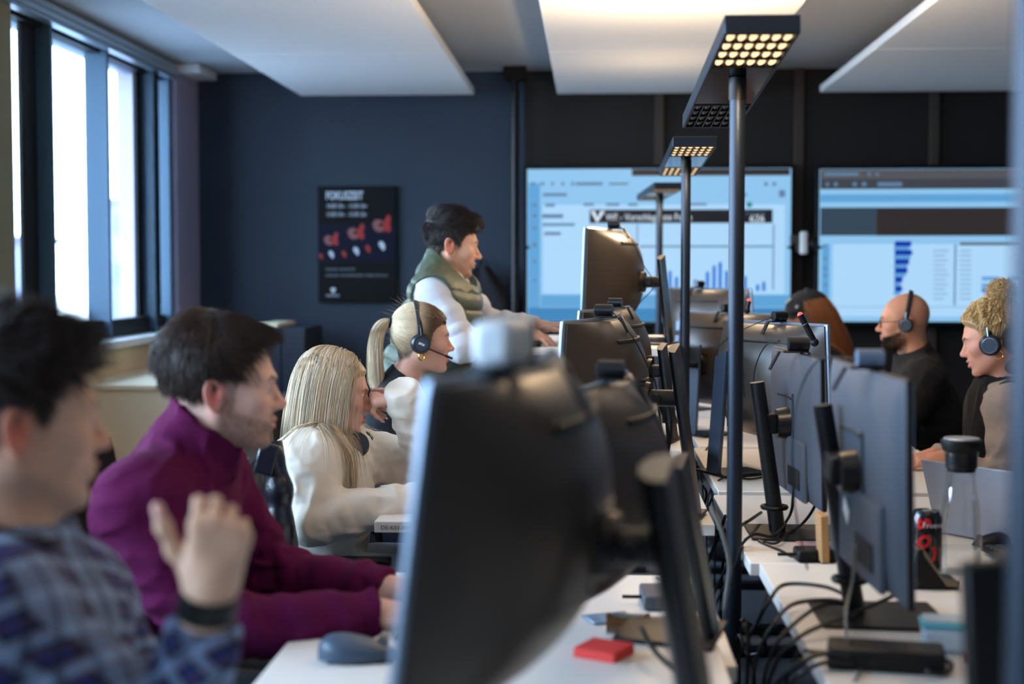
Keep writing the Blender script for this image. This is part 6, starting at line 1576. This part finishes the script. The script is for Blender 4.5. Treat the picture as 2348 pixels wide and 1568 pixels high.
def person_bald():
    rot = (D(167), D(2), D(0)); hd = W(2083, 743, 6.14)-eara(rot, 1)
    J = dict(head=hd, neck=W(2098, 822, 6.22), shl=W(2120, 872, 6.02), shr=W(2095, 868, 6.42), pelvis=W(2165, 1075, 6.22), ell=W(2072, 968, 5.97), wrl=W(1962, 956, 5.98), elr=W(2040, 965, 6.50), wrr=W(1948, 950, 6.36))
    seated(J, (-1, 0, 0), (0, -1, 0))
    hands = {'l': dict(R=hframe((-1, .1, -.1), (0, -.2, 1), True), pr=hand_prims((.4, .4, .3))), 'r': dict(R=hframe((-1, -.1, -.1), (0, .2, 1)), pr=hand_prims((.4, .4, .3)))}
    pn = Person(J, dict(rot=rot, neck=.062, jaw=1.05), hands, (-1, 0, 0), 1.06)
    root = person_root('person', 'bald bearded person in black wearing glasses and a headset', pn)
    tone = dict(skin=(200, 142, 112), stubble=((44, 34, 32), .88), brow=(50, 38, 34), red=(206, 110, 90), lip=(172, 112, 102), scalp=dict(col=(136, 100, 86), dz=0, k=.30, f0=-.02, f1=.12, kmin=1.0))
    build_body(pn, root, tone, .0034); eyes(pn, root)
    m = mat('black_hooded_sweat', (16, 15, 16), .92, bump=.2, bscale=600)
    lo, hi = pn.bounds(.15, ('neck', 'shl', 'shr', 'pelvis', 'elr', 'ell', 'wrr', 'wrl'))
    def hood(P, d):
        c = pn.J['neck']-pn.f*.06-np.array([0, 0, .03]); return smin(d, d_ell(P, c, (.06, .11, .05), pn.TR), .03)
    cloth_mesh('black_hoodie', top_fn(pn, .025, .02, .005, (.05, .082, .074), .14, -.01, fold=.006, extra=hood), lo, hi, .006, m, root)
    build_legs(pn, root, m_denim)
    # beard as short bristles
    r = np.random.default_rng(3); q = r.random((5000, 3))*np.array([.13, .12, .1])+np.array([-.01, -.06, -.125]); q = q.astype(f32)
    for _ in range(6): q = q-(head_sdf(q, pn.hp)[:, None]*gradn(lambda x: head_sdf(x, pn.hp), q)).astype(f32)
    A = np.abs(q[:, 1]); k = (q[:, 2]+(q[:, 0]-.03)*.35 < -.042) & (q[:, 0] > -.006) & (q[:, 2] > -.125) & ~((q[:, 2] > -.08) & (q[:, 2] < -.052) & (A < .024) & (q[:, 0] > .07)) & ((q[:, 2] < -.052) | (q[:, 0] < .05))
    q = q[k]; g = gradn(lambda x: head_sdf(x, pn.hp), q)
    S = grow(pn, q, g*.5+np.array([.3, 0, -.7])+r.normal(size=(len(q), 3))*.25, np.full(len(q), .011), 5, surf=lambda x: head_sdf(x, pn.hp), lift=.001)
    hair_obj(pn, root, [tubes(S, np.full(len(q), .0006), hcol(r, (40, 30, 28), .4, len(q)))], 'beard')
    headset(pn, 'black headset on the bald person', 1, cup=(-.004, 0, -.008), band_h=.133, fwdtilt=.25)
    gl = thing('glasses', 'thin dark glasses on the bald person', 'glasses', pn.w((.1, 0, .0)))
    for sy in (1, -1):
        MB().tube([pn.w((.105-.006*abs(math.cos(a)) if math.cos(a)*sy > 0 else .105, sy*.032+.023*math.cos(a), -.002+.017*math.sin(a))) for a in np.linspace(0, 2*PI, 26)[:-1]], .0014, n=6, closed=True).obj('lens_rim', m_black, gl, smooth=True)
        MB().tube([pn.w(p) for p in ((.099, sy*.056, .004), (.05, sy*.074, .006), (-.0, sy*.079, .010))], .0014, n=6).obj('temple', m_black, gl, smooth=True)
    MB().tube([pn.w(p) for p in ((.106, .010, .002), (.108, 0, .005), (.106, -.010, .002))], .0014, n=6).obj('bridge', m_black, gl, smooth=True)
    return pn, root
def person_curly():
    rot = (D(163), D(14), D(0)); hs = .95; hd = W(2286, 783, 4.83)-eara(rot, 1, hs)
    J = dict(head=hd, neck=W(2302, 892, 4.93), shl=W(2318, 940, 4.74), shr=W(2300, 940, 5.10), pelvis=W(2362, 1195, 4.92), ell=W(2312, 1120, 4.66), wrl=W(2165, 1052, 4.74), elr=W(2280, 1085, 5.16), wrr=W(2140, 1045, 5.05))
    seated(J, (-1, 0, 0), (0, -1, 0))
    hands = {'l': dict(R=hframe((-1, .1, -.05), (0, -.3, 1), True), pr=hand_prims((.5, .5, .3), sc=.92), sc=.92), 'r': dict(R=hframe((-1, -.1, -.1), (0, .2, 1)), pr=hand_prims((.4, .4, .3), sc=.92), sc=.92)}
    pn = Person(J, dict(rot=rot, neck=.048, fem=1, jaw=.98, mouth=.004, nose=.975), hands, (-1, 0, 0), .92, hs)
    root = person_root('person', 'curly haired person in a black scarf and grey sleeves wearing a headset', pn)
    tone = dict(skin=(206, 146, 122), brow=(70, 50, 40), browk=1.0, lip=(190, 104, 106), red=(212, 124, 104), scalp=dict(col=(90, 68, 50), dz=0, k=.95), lash=1.0)
    build_body(pn, root, tone, .0032); eyes(pn, root, gaze=(1, 0, -.5))
    lo, hi = pn.bounds(.15, ('neck', 'shl', 'shr', 'pelvis', 'elr', 'ell', 'wrr', 'wrl'))
    cloth_mesh('grey_sweater', top_fn(pn, .020, .022, .005, None, .14, -.01, fold=.006), lo, hi, .0055, mat('warm_grey_knit', (150, 138, 130), .9, bump=.2, bscale=900), root)
    def scarf(P):
        nt = pn.w((-.018, 0, -.045)); ax = nrm(nt-J['neck'])
        d = d_cap(P, J['neck']-ax*.01, J['neck']+ax*.05, .078, .064); d = np.maximum(d, (P-J['neck']) @ ax-.055)
        c = (J['shl']+J['shr'])/2-pn.up*.13
        d2 = d_ell(P, c+pn.f*.045, (.112, .125, .26), pn.TR); d2 = np.maximum(d2, -((P-c) @ pn.f)+.0)
        d2 = np.maximum(d2, ((J['pelvis']-pn.up*.02)-P) @ pn.up)
        d = smin(d, d2, .03); d = smin(d, d_cap(P, J['shl']*.6+J['neck']*.4+np.array([0, 0, .01]), J['shr']*.6+J['neck']*.4+np.array([0, 0, .01]), .06, .06), .03)
        return d-wrink(P, .008, (24, 24, 6))
    cloth_mesh('black_scarf', scarf, lo, hi, .0055, mat('black_scarf_wool', (14, 13, 14), .95, bump=.3, bscale=500), root)
    build_legs(pn, root, m_denim)
    r = np.random.default_rng(31); T = np.array([-.055, 0, .135])
    th = lambda q: .012+.006*noise3(q*np.array([60, 60, 30], f32))
    V, F, _ = cap_part(pn, th, (120, 92, 60), dz=.008, clump=.6); dk = np.array(lin((70, 52, 40))); go = np.array(lin((188, 152, 100)))
    mb = lambda p: sm(p[:, 2]+.5*p[:, 0], -.02, .045)
    cc = dk+(go*.6-dk)*mb(V)[:, None]; sf = capped(pn, th, 0.0)
    n = 2600; P = roots(pn, n, .012, seed=41); tt = np.linspace(0, 1, 20); S = P[:, None]+(T-P)[:, None]*tt[None, :, None]
    ph = noise3(P*22)*12; am = .004+.006*r.random(n)
    for i in range(20):
        p = S[:, i].astype(f32)
        for _ in range(2): p = p+(gradn(sf, p)*np.maximum(.002-sf(p), 0)[:, None]).astype(f32)
        g = gradn(sf, p); tz = np.cross(g, nrm((1, 0, .6)))
        S[:, i] = p+tz*(am*np.sin(ph+i*.95))[:, None]+g*(am*(1+np.cos(ph+i*.95)))[:, None]*math.sin(PI*min(tt[i]+.1, 1))
    col = (dk+(go-dk)*mb(S.reshape(-1, 3))[:, None]).reshape(n, 20, 3)*(.6+.8*r.random(n))[:, None, None]
    parts = [(V, F, cc), tubes(S, np.full(n, .0009), col)]
    # curly bun
    k = 900; v = r.normal(size=(k, 3)); v /= np.linalg.norm(v, axis=1, keepdims=True); L = 22; Sb = np.zeros((k, L, 3)); a0 = r.random(k)*6.28; ax = np.cross(v, r.normal(size=(k, 3))); ax /= np.linalg.norm(ax, axis=1, keepdims=True); bx = np.cross(v, ax); R1 = .006+.010*r.random(k); bc = T+np.array([-.012, 0, .018])
    for i in range(L):
        t = i/L; Sb[:, i] = bc+v*(.030+.028*t*r.random(k)[:, None]*.3+.022*t)+ax*(R1*np.cos(a0+t*10))[:, None]+bx*(R1*np.sin(a0+t*10)+(t-.5)*.05)[:, None]
    parts.append(tubes(Sb, np.full(k, .0009), hcol(r, (182, 148, 98), .5, k)))
    b = MB().ball(bc, (.043, .045, .042), n=18); parts.append((np.array(b.v), np.array([list(f) for f in b.f]), np.tile(go*.45, (len(b.v), 1))))
    hair_obj(pn, root, parts)
    headset(pn, 'black headset with a slate round cup on the curly haired person', 1, cup=(.010, 0, -.012), band_h=.142, fwdtilt=.15, r=.036)
    e = thing('earring', 'small gold hoop earring of the curly haired person', 'earring', pn.w((-.012, .08, -.05)))
    MB().tube([pn.w((-.010+.015*math.cos(a), .084, -.052+.015*math.sin(a))) for a in np.linspace(0, 2*PI, 26)[:-1]], .0013, n=8, closed=True).obj('hoop', m_gold, e, smooth=True)
    return pn, root
def person_cap():
    rot = (D(172), D(6), D(0)); hs = .95; hd = W(1858, 736, 6.9)-eara(rot, 1, hs)
    J = dict(head=hd, neck=W(1872, 806, 6.96), shl=W(1892, 838, 6.78), shr=W(1872, 836, 7.14), pelvis=W(1935, 1030, 6.96), ell=W(1850, 930, 6.72), wrl=W(1750, 915, 6.75), elr=W(1850, 930, 7.2), wrr=W(1750, 915, 7.1))
    seated(J, (-1, 0, 0), (0, -1, 0))
    hands = {'l': dict(R=hframe((-1, .1, -.1), (0, -.2, 1), True), pr=hand_prims((.4, .4, .3))), 'r': dict(R=hframe((-1, -.1, -.1), (0, .2, 1)), pr=hand_prims((.4, .4, .3)))}
    pn = Person(J, dict(rot=rot, neck=.048, fem=1), hands, (-1, 0, 0), .9, hs)
    root = person_root('person', 'long haired person in black with a dark cap, half hidden behind the monitors', pn)
    tone = dict(skin=(196, 140, 118), brow=(80, 54, 40), scalp=dict(col=(80, 50, 32), dz=0, k=.9))
    build_body(pn, root, tone, .0042); eyes(pn, root)
    lo, hi = pn.bounds(.15, ('neck', 'shl', 'shr', 'pelvis', 'elr', 'ell', 'wrr', 'wrl'))
    top = top_fn(pn, .02, .02, .005, (.04, .07, .064), .14, -.01)
    cloth_mesh('black_top', top, lo, hi, .007, mat('black_loose_top', (14, 14, 15), .92), root); build_legs(pn, root, m_denim)
    th = lambda q: .012+0*q[:, 0]; sf = capped(pn, th, 0.0)
    surf = lambda p: np.minimum(sf(p), (top(pn.w(p).astype(f32))/hs).astype(f32))
    n = 2200; P = roots(pn, n, 0, fn=lambda p: (p[:, 0] < .02)*1., seed=51); r = np.random.default_rng(5)
    parts = [cap_part(pn, th, (92, 58, 36)), lng(pn, root, P, np.stack([np.full(n, -.7), np.sign(P[:, 1])*.4, np.full(n, -.6)], 1), np.full(n, .42), 24, hcol(r, (128, 80, 46), .4, n), surf, grav=7, curl=.6, rad=.0012, lift=.012, droop2=(-2.2, 0, 0))]
    hair_obj(pn, root, parts)
    # cap
    c = thing('cap', 'black baseball cap with a pale emblem on the long haired person', 'cap', pn.w((0, 0, .12)))
    cf = lambda q: np.maximum(head_noear(q, pn.hp)-.019-.012*sm(q[:, 2], .06, .12), -(q[:, 2]-.040+.18*np.maximum(-q[:, 0]-.02, 0)))
    V, Q = iso_mesh(cf, (-.17, -.14, -.02), (.16, .14, .2), .004); link('crown', np_mesh('crown', pn.w(V), Q), mat('black_cap_cotton', (17, 21, 26), .85), c)
    MB().grid(lambda a, b: pn.w((.085+.075*b*(1-(2*a-1)**2*.55)-.05*(2*a-1)**2, (2*a-1)*.078, .052-.020*b-.016*(2*a-1)**2)), 18, 8).grid(lambda a, b: pn.w((.085+.075*(1-b)*(1-(2*a-1)**2*.55)-.05*(2*a-1)**2, (2*a-1)*.078, .048-.020*(1-b)-.016*(2*a-1)**2)), 18, 8).obj('peak', mat('black_cap_cotton', (17, 21, 26), .85), c, smooth=True)
    MB().cyl(pn.w((.045, .096, .072)), pn.w((.047, .0985, .074)), .009, n=18).obj('side_button', m_ring, c, smooth=True)
    MB().box(pn.w((.088, .055, .105)), (.05, .004, .012), pn.HR @ rotm(0, .5, -.75)).obj('emblem', mat('pale_cap_emblem', (150, 160, 175), .6), c, bevel=.001)
    headset(pn, 'black headset worn over the dark cap', 1, cup=(.0, 0, -.004), band_h=.158, ring=False)
    return pn, root

for fnp in (person_vest, person_cap, person_bald, person_curly, person_ponytail, person_blonde, person_maroon, person_plaid): fnp()
# ------------------------------------------------------------------ light, camera
wd = bpy.data.worlds.new('W'); bpy.context.scene.world = wd; wd.use_nodes = True
nt = wd.node_tree; bg = nt.nodes['Background']
tc = nt.nodes.new('ShaderNodeTexCoord'); sp = nt.nodes.new('ShaderNodeSeparateXYZ'); nt.links.new(tc.outputs['Generated'], sp.inputs[0])
rp = nt.nodes.new('ShaderNodeValToRGB'); rp.color_ramp.elements[0].position = 0.0; rp.color_ramp.elements[0].color = (.72, .86, 1, 1); rp.color_ramp.elements[1].position = .6; rp.color_ramp.elements[1].color = (.46, .70, 1, 1)
nt.links.new(sp.outputs['Z'], rp.inputs[0]); nt.links.new(rp.outputs[0], bg.inputs[0]); bg.inputs[1].default_value = SKY
# portals in the window openings guide the sky light
for (y0, y1) in ((6.47, 8.97), (3.9, 5.74), (1.9, 3.9), (-.1, 1.9), (-2.19, -.1)):
    ld = bpy.data.lights.new('window_portal', 'AREA'); ld.shape = 'RECTANGLE'; ld.size = y1-y0; ld.size_y = 1.55; ld.cycles.is_portal = True
    lo = bpy.data.objects.new('window_portal', ld); C.objects.link(lo); lo.location = (XL-.36, (y0+y1)/2, 1.81); lo.rotation_euler = (PI/2, 0, -PI/2)
cd = bpy.data.cameras.new('camera'); cam = bpy.data.objects.new('camera', cd); C.objects.link(cam)
cam.location = CAMP; cam.rotation_euler = (PI/2+PITCH, 0, YAW); cd.lens = 50; cd.sensor_width = 36; cd.clip_start = .05; cd.clip_end = 500
cd.dof.use_dof = True; cd.dof.focus_distance = 4.1; cd.dof.aperture_fstop = 2.05
sc = bpy.context.scene; sc.camera = cam
#CROP
sc.view_settings.view_transform = 'Standard'; sc.view_settings.look = 'None'; sc.view_settings.gamma = 1; sc.view_settings.exposure = EXPO
sc.cycles.use_denoising = True
try: sc.cycles.denoiser = 'OPENIMAGEDENOISE'
except Exception: pass
sc.cycles.use_adaptive_sampling = True; sc.cycles.adaptive_threshold = .05; sc.cycles.max_bounces = 7; sc.cycles.transparent_max_bounces = 16; sc.cycles.diffuse_bounces = 3; sc.cycles.sample_clamp_indirect = 6
